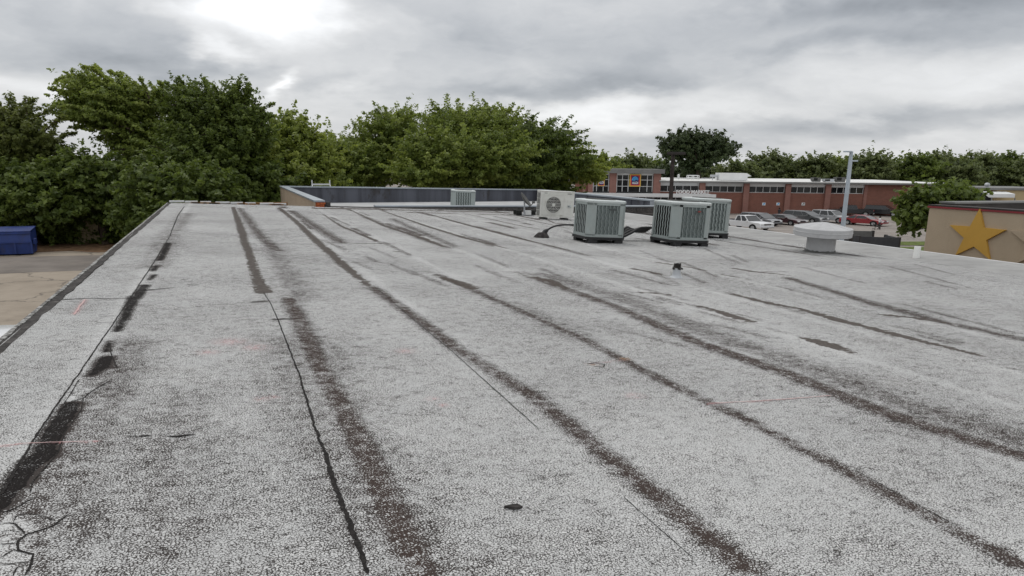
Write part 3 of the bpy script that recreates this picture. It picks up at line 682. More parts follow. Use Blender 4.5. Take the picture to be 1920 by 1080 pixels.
# ------------------------------------------------------------------ satellite dish
p = on_roof(982, 404); p = (p[0], p[1]-.1)
t = thing('satellite_dish', 'small grey satellite dish on a ballasted mount beside the white mini split', 'satellite dish', (p[0], p[1], roof_z(p[0])))
q = MB(); prof = [(.0, .0), (.12, .012), (.24, .05), (.30, .085), (.31, .085), (.25, .035), (.12, -.008), (0, -.02)]
q.lathe(prof, seg=28)
nv = Vector((math.cos(.40)*.80-math.sin(.40)*.10, -math.sin(.40)*.80-math.cos(.40)*.10, .60)).normalized()
R_ = Matrix.Translation((-.02, 0, .45)) @ nv.to_track_quat('Z', 'Y').to_matrix().to_4x4() @ Matrix.Scale(.84, 4)
q.v = [tuple(R_ @ Vector(v)) for v in q.v]; q.build('reflector', MT['grille_grey'], t, smooth=True)
q = MB(); q.tube([(-.02, 0, .04), (-.02, 0, .33), (-.03, 0, .44)], .025, 10); q.build('mast', MT['galv'], t)
q = MB(); q.tube([(.03, 0, .24), (.14, -.04, .27), (.24, -.09, .40)], .012, 8); q.box(.20, .28, -.12, -.06, .37, .44, .01); q.build('feed_arm', MT['grille_grey'], t)
q = MB(); q.box(-.30, .30, -.04, .04, .0, .03); q.box(-.04, .04, -.25, .25, .031, .055); q.build('base_frame', MT['galv'], t)
for x, y, mt_ in ((-.25, -.16, 'coil'), (.02, -.24, 'pale_metal'), (.2, -.16, 'coil'), (-.2, .16, 'coil')):
    q = MB(); q.box(x-.10, x+.07, y-.06, y+.06, .032, .17, .012); q.build('ballast_block', MT[mt_], t)
cable('coax_cable', 'thin dark cable from the satellite dish to the mini split', [(p[0]+.15, p[1], roof_z(p[0])+.12), (p[0]+.3, p[1]-.02, roof_z(p[0])+.19), (p[0]+.48, p[1]+.02, roof_z(p[0])+.26)], .012, MT['black_plastic'])

# ------------------------------------------------------------------ ventilator, pipes, debris
p = on_roof(1537, 473); VX, VY = p[0], p[1]
t = thing('roof_ventilator', 'large pale grey roof ventilator with a wide cap on a round stack', 'roof vent', (VX, VY, roof_z(VX)), 0, None, TILT)
to_cam = Vector((-VX, -VY, 0)).normalized()
t.rotation_euler = (Matrix.Rotation(math.radians(3.6), 3, Vector((0, 0, 1)).cross(to_cam)) @ Matrix.Rotation(TILT, 3, 'Y')).to_euler()
q = MB(); q.lathe([(.285, -.03), (.275, .02), (.268, .06), (.266, .40), (0, .401)], seg=40); q.build('stack', MT['vent_paint'], t, smooth=True)
q = MB(); q.lathe([(.36, -.02), (.32, .0), (.29, .02), (.278, .05), (.268, .055)], seg=40)
q.v = [(x*(1+.02*math.sin(9*math.atan2(y, x))), y*(1+.02*math.cos(7*math.atan2(y, x))), z+.008*math.sin(17*math.atan2(y, x))) for x, y, z in q.v]
q.build('flashing_collar', MT['grille_grey'], t, smooth=True)
q = MB(); q.lathe([(.27, .33), (.50, .325), (.565, .33), (.570, .335), (.572, .405), (.578, .408), (.578, .415), (.572, .42), (.570, .480), (.562, .487), (.55, .490), (.30, .540), (.06, .582), (.0, .587)], seg=56)
q.v = [(x*.945, y*.945, z) for x, y, z in q.v]
cap = q.build('cap', MT['vent_paint'], t, smooth=True)
q = MB()
for i in range(10): a_ = 2*math.pi*i/10; q.tube([(.53*math.cos(a_), .53*math.sin(a_), .496), (.28*math.cos(a_), .28*math.sin(a_), .546), (.05*math.cos(a_), .05*math.sin(a_), .585)], .005, 5)
q.v = [(x*.945, y*.945, z-.003) for x, y, z in q.v]; q.build('cap_seam', MT['vent_paint'], cap)
p = on_roof(1717, 486)
t = thing('vent_pipe', 'short white plastic pipe standing near the right roof edge, beside the star wall', 'pipe', (p[0], p[1], roof_z(p[0])), 0, None, TILT)
q = MB(); q.lathe([(.058, -.02), (.058, .24), (.047, .24), (.047, .19)], seg=20); q.build('pipe', MT['pvc'], t, smooth=True)
q = MB(); q.lathe([(.13, -.01), (.11, .005), (.06, .02), (.053, .03)], seg=18); q.build('boot', MT['tar'], t, smooth=True)
p = on_roof(1268, 521)
t = thing('plumbing_vent', 'short lead plumbing vent with a torn blackened top in the middle of the roof', 'pipe', (p[0], p[1], roof_z(p[0])), 0, None, .02)
q = MB(); q.lathe([(.115, -.01), (.085, .004), (.060, .03), (.053, .055), (.050, .13), (.048, .13), (.02, .132)], seg=22)
q.v = [(x*(1+.05*math.sin(13*z*20+3*math.atan2(y, x))), y, z) for x, y, z in q.v]; q.build('lead_sleeve', MT['galv'], t, smooth=True)
q = MB(); rings = []
for r_, z in ((.052, .110), (.056, .128), (.046, .14), (.043, .165), (.041, .185), (.030, .190), (.02, .14)):
    rings.append([(r_*(1+.18*RNG.normal())*math.cos(a_), r_*(1+.18*RNG.normal())*math.sin(a_), z+(.012*RNG.normal() if z > .13 else .004*RNG.normal())) for a_ in np.linspace(0, 2*math.pi, 13)[:-1]])
q.loft(rings); q.box(-.070, -.04, -.02, .0, .118, .130); q.box(.04, .072, -.03, -.005, .112, .132); q.build('torn_top', MT['tar'], t)
q = MB(); q.lathe([(.0, 0), (.15, 0), (.20, .004), (.21, .007), (.14, .012), (0, .013)], seg=26)
q.v = [(x*(1+.12*math.sin(3*math.atan2(y, x))), y*.8, z-.004-KS*x*0) for x, y, z in q.v]; q.build('sealant_skirt', quick('sealant_skirt', (.33, .33, .33), .8, 0, .1, 6, (.2, .2, .2), .3), t, smooth=True)
p = on_roof(962, 957)
q = MB(); z0 = roof_z(p[0])
q.prism([(-.034, .008, 0), (.0, -.012, 0), (.034, -.012, 0), (.022, .012, 0), (.0, .014, 0)], (0, 0, .010)); o = q.build('roofing_scrap', MT['tar'])
o.location = (p[0], p[1], z0+.010); o.rotation_euler = (.06, .03, 0)
tag(o, 'small black triangular scrap of roofing lying on the near grey roof', 'debris')
# bracket on the far parapet
p = on_y(602, 347, BY+.1)
TOPZ = ptop(p[0])
t = thing('ladder_bracket', 'light metal ladder bracket hooked over the far parapet wall', 'ladder top', (p[0], BY+.12, TOPZ+.003))
for sx in (-1, 1):
    q = MB(); q.tube([(sx*.42, 0, -.02), (sx*.42, 0, .30)], .03, 8); q.tube([(sx*.42, 0, .1), (sx*.42, -.2, .003)], .022, 8); q.build('rail', MT['pale_metal'], t)
q = MB(); q.box(-.41, .41, -.025, .025, .06, .13); q.build('rung', MT['pale_metal'], t)

# ------------------------------------------------------------------ ground
def gz(x): return np.interp(x, [-60, 1, 15, 400], [-2.75, -2.75, -5.0, -5.0])
gx = np.concatenate([[-700, -300, -100], np.linspace(-60, 60, 41), [100, 200, 400, 900]]); gy = np.concatenate([[-400, -100], np.linspace(-40, 160, 41), [220, 400, 900, 1500]])
A, B = np.meshgrid(gx, gy); co = np.stack([A.ravel(), B.ravel(), gz(A.ravel())], 1); nx_ = len(gx)
I = (np.arange(len(gy)-1)[:, None]*nx_+np.arange(nx_-1)[None, :]).ravel()
me = np_mesh('ground', co, np.stack([I, I+1, I+nx_+1, I+nx_], 1))
m, t, b = mat('lot_surface'); k = N(t); c = k.coord()
col = k.mix(k.step(k.noise(c, .25, 6, .65), .35, .65), (.20, .175, .155), (.27, .24, .215))
v = k.new('ShaderNodeTexVoronoi', feature='DISTANCE_TO_EDGE'); t.links.new(k.vm('ADD', c, k.vm('SCALE', k.noise(c, 1.2, 4, .6, col=True), scale=1.2)), v.inputs['Vector']); v.inputs['Scale'].default_value = .22
col = k.mix(k.m('MULTIPLY', k.m('SUBTRACT', 1.0, k.step(v.outputs['Distance'], .004, .02)), .6), col, (.07, .065, .06))
col = k.mix(k.m('MULTIPLY', k.step(k.noise(c, 1.7, 6, .7), .55, .7), .3), col, (.12, .11, .10))
t.links.new(col, b.inputs['Base Color']); b.inputs['Roughness'].default_value = .9
me.materials.append(m); tag(link(bpy.data.objects.new('ground', me)), kind='structure')
def sheet(name, pts, mt_, lift, zf=None):
    q = MB(); q.add([(x, y, gz(x)+lift) for x, y in pts], [tuple(range(len(pts)))]); o = q.build(name, mt_); return tag(o, kind='structure')
lotm, t, b = mat('tan_concrete'); k = N(t); c = k.coord()
col = k.mix(k.step(k.noise(c, .5, 6, .65), .3, .7), (.235, .195, .150), (.33, .28, .222))
v = k.new('ShaderNodeTexVoronoi', feature='DISTANCE_TO_EDGE'); t.links.new(k.vm('ADD', c, k.vm('SCALE', k.noise(c, 1.5, 4, .6, col=True), scale=.9)), v.inputs['Vector']); v.inputs['Scale'].default_value = .28
col = k.mix(k.m('MULTIPLY', k.m('SUBTRACT', 1.0, k.step(v.outputs['Distance'], .004, .018)), .7), col, (.09, .075, .06))
col = k.mix(k.m('MULTIPLY', k.step(k.noise(c, 2.2, 6, .7), .56, .72), .35), col, (.12, .10, .085))
t.links.new(col, b.inputs['Base Color']); b.inputs['Roughness'].default_value = .9; k.bump(b, k.noise(c, 20, 4, .6), .3, .01)
Lz = -2.75
def lot(pts): return [tuple(on_z(u, v, Lz)[:2]) for u, v in pts]
far_l = on_z(100, 455, Lz)[1]
sheet('concrete_lot', [(-45, -15), (-1.6, -15), (-1.6, far_l+1.5), (-45, far_l+1.5)], lotm, .004)
asph = quick('worn_asphalt', (.185, .165, .148), .9, 0, .2, .6, (.24, .21, .18), .5, .3)
y1a, y2a = on_z(60, 512, Lz)[1], on_z(60, 484, Lz)[1]
sheet('asphalt_strip', [(-45, y1a), (-20, y1a+.2), (-12, y1a-.25), (-6, y1a+.2), (-1.65, y1a), (-1.65, y2a), (-7, y2a+.5), (-14, y2a-.4), (-45, y2a)], asph, .008)
leafm = quick('leaf_litter', (.14, .085, .05), .95, 0, .45, 3, (.24, .15, .09), .7, .8)
y3 = on_z(100, 473, Lz)[1]
q = MB(); pts = [(-45, y3+.5)]+[(x, y3+RNG.uniform(-.9, .7)) for x in np.arange(-30, -2, 1.3)]+[(-1.7, y3), (-1.7, far_l+3), (-45, far_l+3)]
o = sheet('leaf_litter', pts, leafm, .012); o['kind'] = 'stuff'; tag(o, 'brown fallen leaves along the edge of the lot under the trees', 'leaf litter')
grass = quick('grass_strip', (.10, .13, .035), .95, 0, .35, 2, (.20, .19, .09), .5, .8)
Rz = -5.0
def rl(pts): return [tuple(on_z(u, v, Rz)[:2]) for u, v in pts]
sheet('grass_verge', rl([(1640, 454), (1760, 453), (1790, 461), (1640, 460)]), grass, .03)
sheet('grass_island', rl([(1640, 463), (1780, 464), (1800, 478), (1640, 474)]), grass, .03)
white_line = quick('line_paint', (.55, .54, .50), .8, 0, .2, 3)
for i in range(7):
    u = 1660+i*0; vv = 412+i*7.0
    a_ = on_z(1625, vv, Rz); b_2 = on_z(1700, vv+1.5, Rz); dirn = (b_2-a_)/np.linalg.norm(b_2-a_); nn = np.array([-dirn[1], dirn[0], 0])*.07
    P4 = [a_-nn, b_2-nn, b_2+nn, a_+nn]
    sheet('lane_marking', [(p_[0], p_[1]) for p_ in P4], white_line, .006)

# ------------------------------------------------------------------ trees
def leaf_mesh(name, cen, nrm, size, tone, mtl, elong=1.7):
    n_ = len(cen); r = RNG.normal(size=(n_, 3)); nrm = nrm+.7*r; nrm /= np.linalg.norm(nrm, axis=1)[:, None]
    a = np.cross(nrm, RNG.normal(size=(n_, 3))); a /= np.linalg.norm(a, axis=1)[:, None]+1e-9; b = np.cross(nrm, a)
    s = (size*RNG.uniform(.6, 1.35, n_))[:, None]; a = a*s*elong*.5; b = b*s*.5
    bend = nrm*s*.12
    co = np.empty((n_, 4, 3)); co[:, 0] = cen-a; co[:, 1] = cen+b+bend; co[:, 2] = cen+a; co[:, 3] = cen-b+bend
    me = np_mesh(name, co.reshape(-1, 3), np.arange(4*n_).reshape(-1, 4))
    at_ = me.attributes.new('tone', 'FLOAT', 'POINT'); at_.data.foreach_set('value', np.repeat(tone, 4).astype(np.float32))
    me.materials.append(mtl); return me
def tree(label, base, lobes, mtl, leaf=.2, dens=1.0, clump=.55, wind=(0, 0, 0), group=None, name='tree', trunk_r=.25, spray=0.0, boughs=()):
    """lobes: (centre, (rx, ry, rz)) in metres; clumps of leaves fill them, sprays break the outline"""
    t = thing(name, label, 'tree', base, 0, group); base = np.array(base); C_, Nn, Tn = [], [], []
    wind = np.array(wind, float); tr = MB(); twigs = []
    H0 = min(c[2]-r[2] for c, r in lobes)
    cx_ = np.mean([c for c, r in lobes], axis=0)
    fork = np.array([base[0]*.5+cx_[0]*.5, base[1]*.5+cx_[1]*.5, max(base[2]+1.0, H0*.6+cx_[2]*.4)])
    tr.tube([(0, 0, -.1), tuple((fork-base)*.5+RNG.normal(0, .1, 3)), tuple(fork-base)], [trunk_r, trunk_r*.8, trunk_r*.62], 9)
    for c, r in lobes:
        c = np.array(c); r = np.array(r)
        mid = fork*.45+c*.55+np.array([0, 0, .12*np.linalg.norm(c-fork)])
        tr.tube([tuple(fork-base), tuple(mid-base), tuple(c-base)], [trunk_r*.5, trunk_r*.32, trunk_r*.16], 6)
        area = (r[0]*r[1]*r[2])**(2/3)*12.6
        r = r*.88; nc = int(max(10, area/(clump*clump)*1.9*dens))
        dirs = RNG.normal(size=(nc, 3)); dirs /= np.linalg.norm(dirs, axis=1)[:, None]
        rad = RNG.uniform(.35, 1.0, nc)**.45*(1+.16*RNG.normal(size=nc))
        cc = c+dirs*r*rad[:, None]
        nl = int(max(8, 1.5*clump*clump/(leaf*leaf*.85)*2.2))
        tone = np.clip(RNG.normal(.42, .26, nc), 0, 1)
        for i in range(nc):
            ax = dirs[i]*np.array([1, 1, .6])+wind*1.2+np.array([0, 0, .15]); ax /= np.linalg.norm(ax)
            L = clump*RNG.uniform(.9, 2.0); long = 1+spray*RNG.uniform(0, 1.6)*(dirs[i][2] > -.2)
            k_ = int(nl*RNG.uniform(.5, 1.3))
            g = RNG.normal(size=(k_, 3))*clump*.27*np.array([1, 1, .65]); s_ = RNG.uniform(-.7, 1, k_)[:, None]*L*.8*long
            taper = 1-.55*np.clip(s_/(L*.8*long), 0, 1)
            C_.append(cc[i]+g*taper+ax*s_+np.array([0, 0, -1])*(s_/L)**2*.08); Nn.append(np.tile(dirs[i]*.6+np.array([0, 0, .7]), (k_, 1))); Tn.append(np.clip(tone[i]+RNG.normal(0, .14, k_), 0, 1))
            if i % 5 == 0: tr.tube([tuple(c-base), tuple((c+cc[i])/2-base+RNG.normal(0, .08, 3)), tuple(cc[i]-base+ax*L*.5)], [trunk_r*.14, trunk_r*.09, trunk_r*.03], 4)
    for p0, p1, wd in boughs:       # single leafy boughs that break out of the crown
        p0 = np.array(p0); p1 = np.array(p1); v_ = p1-p0; Lb = np.linalg.norm(v_); up = np.array([0, 0, Lb*.10])
        tr.tube([tuple(p0-base), tuple((p0+p1)/2+up-base), tuple(p1-base)], [trunk_r*.16, trunk_r*.10, trunk_r*.03], 4)
        k_ = int(Lb*wd*2.6/(leaf*leaf*.55)); f = RNG.uniform(0, 1.05, k_)**.8
        nt = max(4, int(Lb/.35)); tw = np.floor(f*nt); ph = RNG.uniform(0, 6.28, nt+2)[tw.astype(int)]; rr_ = RNG.uniform(0, 1, k_)*wd*(1.05-.75*f)
        side = np.stack([np.cos(ph)*.8, np.sin(ph)*.8, np.sin(ph*3+1)*.7], 1)
        cpt = p0+v_*f[:, None]+up*(4*f*(1-f))[:, None]+side*rr_[:, None]+v_/Lb*rr_[:, None]*.6+RNG.normal(0, leaf*.45, (k_, 3))
        C_.append(cpt); Nn.append(np.tile([0, 0, .8], (k_, 1))); Tn.append(np.clip(RNG.normal(.55, .2)+RNG.normal(0, .14, k_), 0, 1))
    me = leaf_mesh('crown', np.concatenate(C_)-base, np.concatenate(Nn), leaf, np.concatenate(Tn), mtl)
    link(bpy.data.objects.new('crown', me), t); tr.build('trunk', MT['bark'], t, smooth=True)
    return t
def L(u, v, ru, rv, zc, dz=1.0):
    c = at(u, v, zc); rx = ru*zc/F; rz = rv*zc/F
    return (c, (rx, max(rx*dz, .8), rz))
def base_at(u, zc, z):
    c = at(u, 380, zc); return (c[0], c[1], z)
def Bo(zc, *segs): return [(at(a_, b_, zc+RNG.uniform(-.8, .8)), at(c_, d_, zc+RNG.uniform(-1.2, 1.2)), w_*zc/F) for a_, b_, c_, d_, w_ in segs]
GT = 'trees along the left lot'; GC = 'trees behind the back parapet'; GB = 'trees behind the brick store'
tree('olive green tree at the far left edge with thin feathery twigs on top', base_at(10, 37, Lz), [L(35, 262, 62, 42, 37), L(-60, 290, 80, 60, 38), L(70, 320, 70, 60, 38), L(0, 370, 90, 60, 37), L(20, 218, 40, 22, 37)], LEAF['olive'], .11, .75, .42, (-.25, 0, .1), GT, spray=.6, boughs=Bo(37, (20, 235, -5, 195, 14), (30, 225, 25, 190, 10), (40, 225, 62, 186, 9), (60, 235, 95, 205, 10), (80, 250, 118, 222, 12), (95, 275, 140, 250, 12), (50, 215, 48, 185, 7)))
tree('tallest tree on the left, its pale green windblown branches sweeping to the left', base_at(250, 39, Lz), [L(165, 168, 42, 30, 39), L(215, 185, 60, 34, 39), L(150, 212, 42, 22, 39), L(265, 190, 52, 30, 39.5), L(250, 240, 75, 45, 40), L(300, 285, 85, 55, 40), L(200, 215, 60, 25, 39)], LEAF['mid'], .105, .50, .38, (-.8, 0, .32), GT, spray=.62, boughs=Bo(39, (230, 235, 98, 168, 16), (220, 200, 108, 150, 13), (225, 190, 135, 142, 13), (240, 185, 158, 126, 13), (260, 185, 205, 135, 12), (240, 225, 105, 195, 14), (250, 245, 120, 222, 14), (280, 185, 262, 148, 10), (310, 190, 300, 155, 9), (230, 250, 165, 236, 12), (200, 160, 180, 124, 9)))
tree('tall dark tree with ragged upright tops, right of the tallest windblown tree', base_at(395, 38, Lz), [L(350, 200, 42, 36, 38), L(392, 195, 45, 34, 38), L(442, 196, 32, 34, 38), L(400, 245, 80, 50, 38.5), L(450, 265, 60, 45, 38), L(380, 305, 90, 55, 38), L(488, 214, 16, 10, 38), L(470, 235, 32, 22, 38)], LEAF['dark'], .105, .60, .38, (-.3, 0, .45), GT, spray=1.0, boughs=Bo(38, (365, 195, 335, 148, 10), (350, 190, 312, 158, 9), (395, 195, 384, 152, 10), (385, 200, 362, 160, 10), (420, 200, 402, 162, 9), (435, 205, 448, 152, 12), (455, 215, 468, 168, 10), (460, 245, 510, 196, 8), (470, 240, 492, 205, 8), (475, 250, 512, 218, 7), (330, 200, 300, 170, 10)))
tree('light green rounded tree at the corner of the brick parapet, lower than its dark neighbour', base_at(550, 42, Lz), [L(545, 252, 42, 32, 42), L(520, 300, 50, 40, 41), L(580, 305, 55, 45, 42), L(545, 350, 75, 45, 41)], LEAF['light'], .135, .95, .5, (0, 0, .2), GT, spray=.5, boughs=Bo(42, (540, 240, 540, 212, 10), (560, 250, 575, 222, 9), (520, 250, 505, 228, 9), (580, 275, 605, 255, 10)))
tree('mid green tree in the dip between the two tree groups, above the ladder bracket', base_at(650, 50, Lz), [L(625, 295, 42, 36, 50), L(665, 315, 50, 38, 51), L(620, 345, 60, 30, 50), L(600, 285, 20, 22, 50)], LEAF['mid'], .12, .85, .55, (0, 0, .1), GC, spray=.4)
tree('dark leafy tree low behind the blue dumpster', base_at(60, 35.5, Lz), [L(30, 350, 90, 45, 35.5), L(90, 385, 80, 45, 35.5), L(-10, 410, 70, 45, 35.5)], LEAF['dark'], .135, .8, .45, (0, 0, 0), GT, spray=.3)
tree('low dark tree at the back of the lot in front of the tan fence boards', base_at(190, 36, Lz), [L(165, 335, 75, 50, 36.5), L(215, 365, 70, 40, 37), L(130, 395, 50, 35, 37), L(235, 400, 60, 25, 37)], LEAF['dark'], .135, .8, .45, (0, 0, 0), GT, spray=.3)
tree('dark tree beside the left roof edge, filling under the tall ragged tree', base_at(330, 35, Lz), [L(300, 355, 75, 50, 35.5), L(370, 360, 75, 50, 35), L(280, 405, 60, 35, 34.5), L(350, 410, 70, 35, 34)], LEAF['dark'], .135, .8, .45, (0, 0, 0), GT, spray=.3)
tree('dark green tree behind the far left end of the roof edge boards', base_at(470, 38, Lz), [L(445, 340, 65, 55, 38), L(500, 355, 60, 45, 38.5), L(460, 395, 75, 35, 37.5)], LEAF['dark'], .14, .85, .5, (0, 0, 0), GT, spray=.3)
tree('medium tree with a pointed bright top, left of the broad tree in the middle', base_at(720, 53, -3.2), [L(735, 238, 42, 28, 53), L(700, 275, 42, 32, 53), L(745, 295, 55, 40, 53), L(690, 325, 50, 30, 52)], LEAF['mid'], .12, .8, .55, (0, 0, .25), GC, spray=.8, boughs=Bo(53, (735, 232, 752, 208, 9), (720, 235, 708, 212, 9), (745, 235, 782, 216, 8), (705, 255, 684, 232, 8), (690, 285, 664, 268, 9)))
tree('broad bright green tree in the middle, behind the back parapet wall', base_at(860, 50, -3.5), [L(835, 232, 42, 24, 51), L(885, 240, 55, 30, 50), L(815, 285, 62, 40, 49), L(885, 300, 75, 45, 48), L(800, 325, 62, 25, 48), L(930, 235, 42, 24, 51), L(940, 290, 55, 45, 49)], LEAF['mid'], .115, .8, .55, (.1, 0, .2), GC, spray=.8, boughs=Bo(50, (835, 225, 820, 204, 9), (865, 225, 858, 206, 9), (900, 225, 902, 206, 8), (880, 225, 930, 202, 7), (930, 228, 945, 204, 8), (800, 300, 750, 310, 16), (790, 320, 738, 332, 14), (810, 280, 768, 280, 14), (930, 225, 960, 208, 6)))
tree('dark green tree with a loose open crown, right of the broad tree in the middle', base_at(1010, 54, -4), [L(985, 258, 48, 25, 54), L(1030, 265, 48, 28, 54), L(1000, 300, 55, 35, 53), L(1060, 300, 42, 28, 54), L(960, 330, 70, 22, 52)], LEAF['dark'], .12, .6, .55, (.2, 0, .15), GC, spray=.8, boughs=Bo(54, (985, 245, 992, 228, 9), (1020, 250, 1032, 230, 9), (1045, 262, 1068, 248, 8), (1060, 280, 1098, 268, 8), (960, 245, 948, 222, 7), (1075, 295, 1115, 285, 9)))
tree('yellow green tree with drooping boughs over the store entrance tower', base_at(1060, 57, -4.6), [L(1070, 300, 32, 22, 57), L(1085, 322, 36, 17, 57), L(1020, 325, 50, 20, 56), L(1112, 322, 20, 14, 57), L(1040, 295, 40, 22, 57)], LEAF['light'], .125, .8, .5, (.2, 0, -.15), GC, spray=.7, boughs=Bo(56.5, (1060, 312, 1138, 318, 9), (1070, 322, 1130, 336, 8), (1060, 300, 1125, 296, 9), (1050, 330, 1105, 342, 9), (1080, 305, 1142, 306, 7)))
for i, (u, v, ru, rv, wd) in enumerate(((40, 425, 75, 30, 'dark shrub added to deepen the shade under the trees behind the dumpster'), (130, 430, 55, 26, 'dark shrub added for shade left of the tan boards at the back of the lot'), (225, 432, 45, 24, 'dark shrub added for shade right of the tan boards at the back of the lot'), (290, 420, 55, 35, 'dark shrub added for shade at the back of the lot beside the roof edge'))):  # shrubs added to fill the gap under the crowns with shade
    o = tree(wd, base_at(u, 37.6, Lz), [L(u, v, ru, rv, 37.6), L(u+18, v+14, ru*.8, rv*.8, 37.2)], LEAF['dark'], .13, .8, .45, (0, 0, 0), 'shrubs added as shade under the trees', 'shrub', .08); o['category'] = 'shrub'
for u, v, ru, rv, zc, wd in ((815, 345, 40, 14, 52, 'green shrub behind the back parapet under the broad tree'), (905, 346, 50, 14, 52, 'green shrub behind the back parapet left of the white mini split'), (1010, 350, 55, 16, 56, 'dark shrub behind the back parapet above the white mini split')):
    o = tree(wd, base_at(u, zc, -4.0), [L(u, v, ru, rv, zc), L(u+20, v+14, ru, rv, zc)], LEAF['dark'], .16, .9, .5, (0, 0, 0), 'shrubs behind the back parapet', 'shrub', .08); o['category'] = 'shrub'
# beyond the store
tree('tall dark oak rising above the brick store behind the wooden pole', base_at(1310, 118, -4.8), [L(1268, 267, 30, 18, 118), L(1295, 262, 26, 14, 118), L(1325, 268, 32, 18, 118), L(1355, 278, 26, 16, 118), L(1315, 290, 52, 16, 119), L(1262, 288, 24, 10, 118), L(1305, 310, 30, 14, 118)], LEAF['oak'], .32, .58, .85, (0, 0, .1), GB, spray=.25, trunk_r=.5)
specs = [(1135, 308, 30, 17, 'mid'), (1185, 305, 35, 17, 'far'), (1225, 312, 24, 16, 'dark'), (1260, 322, 36, 18, 'oak'), (1325, 325, 42, 14, 'far'), (1385, 318, 36, 16, 'far'), (1440, 307, 46, 20, 'far'), (1475, 318, 40, 20, 'dark'), (1535, 308, 40, 18, 'far'), (1575, 312, 35, 20, 'mid'), (1630, 303, 42, 20, 'far'), (1670, 318, 40, 22, 'dark'),
         (1722, 305, 36, 17, 'dark'), (1765, 302, 34, 17, 'far'), (1795, 318, 45, 22, 'far'), (1838, 302, 34, 15, 'far'), (1890, 306, 36, 18, 'dark'), (1930, 318, 40, 22, 'far')]
words = ['first tree right of the store entrance tower, pale green', 'rounded green tree above the store entrance tower', 'small dark tree left of the wooden pole', 'dark bushy tree under the left side of the oak', 'low green tree under the right side of the oak, above the white roof box', 'green tree directly right of the tall oak', 'wide green tree above the middle of the store roof', 'dark tree right of the wide green one above the store roof', 'green tree above the rooftop units of the store', 'brighter tree touching the left side of the light pole', 'tall green tree just right of the light pole', 'dark tree above the right end of the brick store', 'dark tree over the small tree by the store corner', 'grey green treetop right of the store end', 'broad tree behind the white awning', 'treetop over the cream building roof', 'dark treetop at the right edge of the photo', 'green tree cut by the right edge of the photo']
for (u, v, ru, rv, kd), wd in zip(specs, words):
    zc = RNG.uniform(128, 146)
    lob = [L(u, v, ru*.62, rv*.75, zc), L(u-ru*.45, v+rv*.6, ru*.6, rv*.8, zc+1), L(u+ru*.5, v+rv*.65, ru*.6, rv*.8, zc-1), L(u, v+rv*1.5, ru*.95, rv*.9, zc), L(u, v+rv*2.6, ru*.9, rv*.9, zc)]
    tree(wd, base_at(u, zc, -5.0), lob, LEAF[kd], .34, .8, 1.0, (0, 0, .1), GB, spray=.35, trunk_r=.4)
tree('dark round tree standing in the lot before the right end of the store', base_at(1765, 47, -5.0), [L(1725, 385, 38, 25, 47), L(1765, 372, 45, 22, 47), L(1735, 410, 32, 16, 46.5), L(1790, 365, 40, 14, 48), L(1775, 400, 45, 22, 47.5), L(1710, 400, 20, 18, 47), L(1708, 424, 11, 10, 47)], LEAF['dark'], .2, .95, .5, (.1, 0, 0), None, spray=.5, boughs=Bo(47, (1775, 372, 1822, 362, 8), (1760, 365, 1800, 350, 8), (1710, 405, 1704, 432, 7), (1790, 375, 1830, 372, 7), (1725, 365, 1712, 352, 8)))

# ------------------------------------------------------------------ store
sP0 = on_z(1130, 397.2, Rz); sP1 = on_z(1793, 405.6, Rz); sd_ = sP1-sP0; sang = math.atan2(sd_[1], sd_[0]); SX = np.array([math.cos(sang), math.sin(sang), 0]); SYv = np.array([-math.sin(sang), math.cos(sang), 0])
def fac(u, v, dep=0.0):
    dr = ray(u, v); tt = ((sP0-CAM)@SYv+dep)/(dr@SYv); p_ = CAM+dr*tt-sP0; return p_@SX, p_[2]
def fs(u, dep=0): return fac(u, 350, dep)[0]
store = thing('brick_store', 'long red brick store with white flat roof, strip windows and glazed entrance tower', 'store', tuple(sP0), sang)
yv = lambda u, v: fac(u, v)[1]
HT = yv(1500, 344.6)                       # wall top
sill = yv(1438, 361.5); head = yv(1438, 349.5)
sA, sB = fs(1236), fs(1793)
q = MB(); q.box(sA, fs(1621), 0, .4, 0, sill); q.box(fs(1621), sB, 0, .4, 0, HT); q.box(sB-.4, sB, .4, 24, 0, HT); q.box(fs(1090), sB-.4, 23.6, 24, 0, HT)
q.build('brick_wall', MT['red_brick'], store)
q = MB()
pil = [(1311, 1322), (1394, 1404.5), (1472.5, 1482.5), (1547.5, 1557.5)]
for a_, b_2 in pil+[(1621, 1627)]:
    q = MB(); q.box(fs(a_), fs(b_2), -.35 if a_ != 1621 else -.12, -.003, 0, HT); q.build('pilaster', MT['red_brick_light'], store)
bays = [(1237, 1311), (1322, 1394), (1404.5, 1472.5), (1482.5, 1547.5), (1557.5, 1621)]
for a_, b_2 in bays:
    s0, s1 = fs(a_), fs(b_2)
    q = MB(); q.box(s0+.02, s1-.02, .28, .34, sill+.002, head); wd_ = q.build('strip_window', MT['store_glass'], store)
    q = MB(); nn = 5
    for i in range(nn+1): x = s0+.06+(s1-s0-.12)*i/nn; q.box(x-.03, x+.03, .18, .275, sill+.06, head-.05)
    q.box(s0, s1, .16, .275, sill+.002, sill+.06); q.box(s0, s1, .16, .275, head-.05, head); q.build('frame', MT['white_trim'], wd_)
    q = MB(); q.box(s0+.001, s1-.001, .05, .38, head+.003, HT); q.build('white_panel', MT['white_trim'], store)
q = MB(); q.box(sA-.1, sB+.3, -.7, .38, HT+.002, HT+.20); q.build('fascia', MT['grey_trim'], store)
q = MB(); zT = HT+.20
q.prism([(sA-.1, -.72, zT+.003), (sB+.3, -.72, zT+.003), (sB-1, 24, zT+.003), (sA-.1, 24, zT+.003)], (0, 0, .06)); q.build('roof', MT['white_roof'], store)
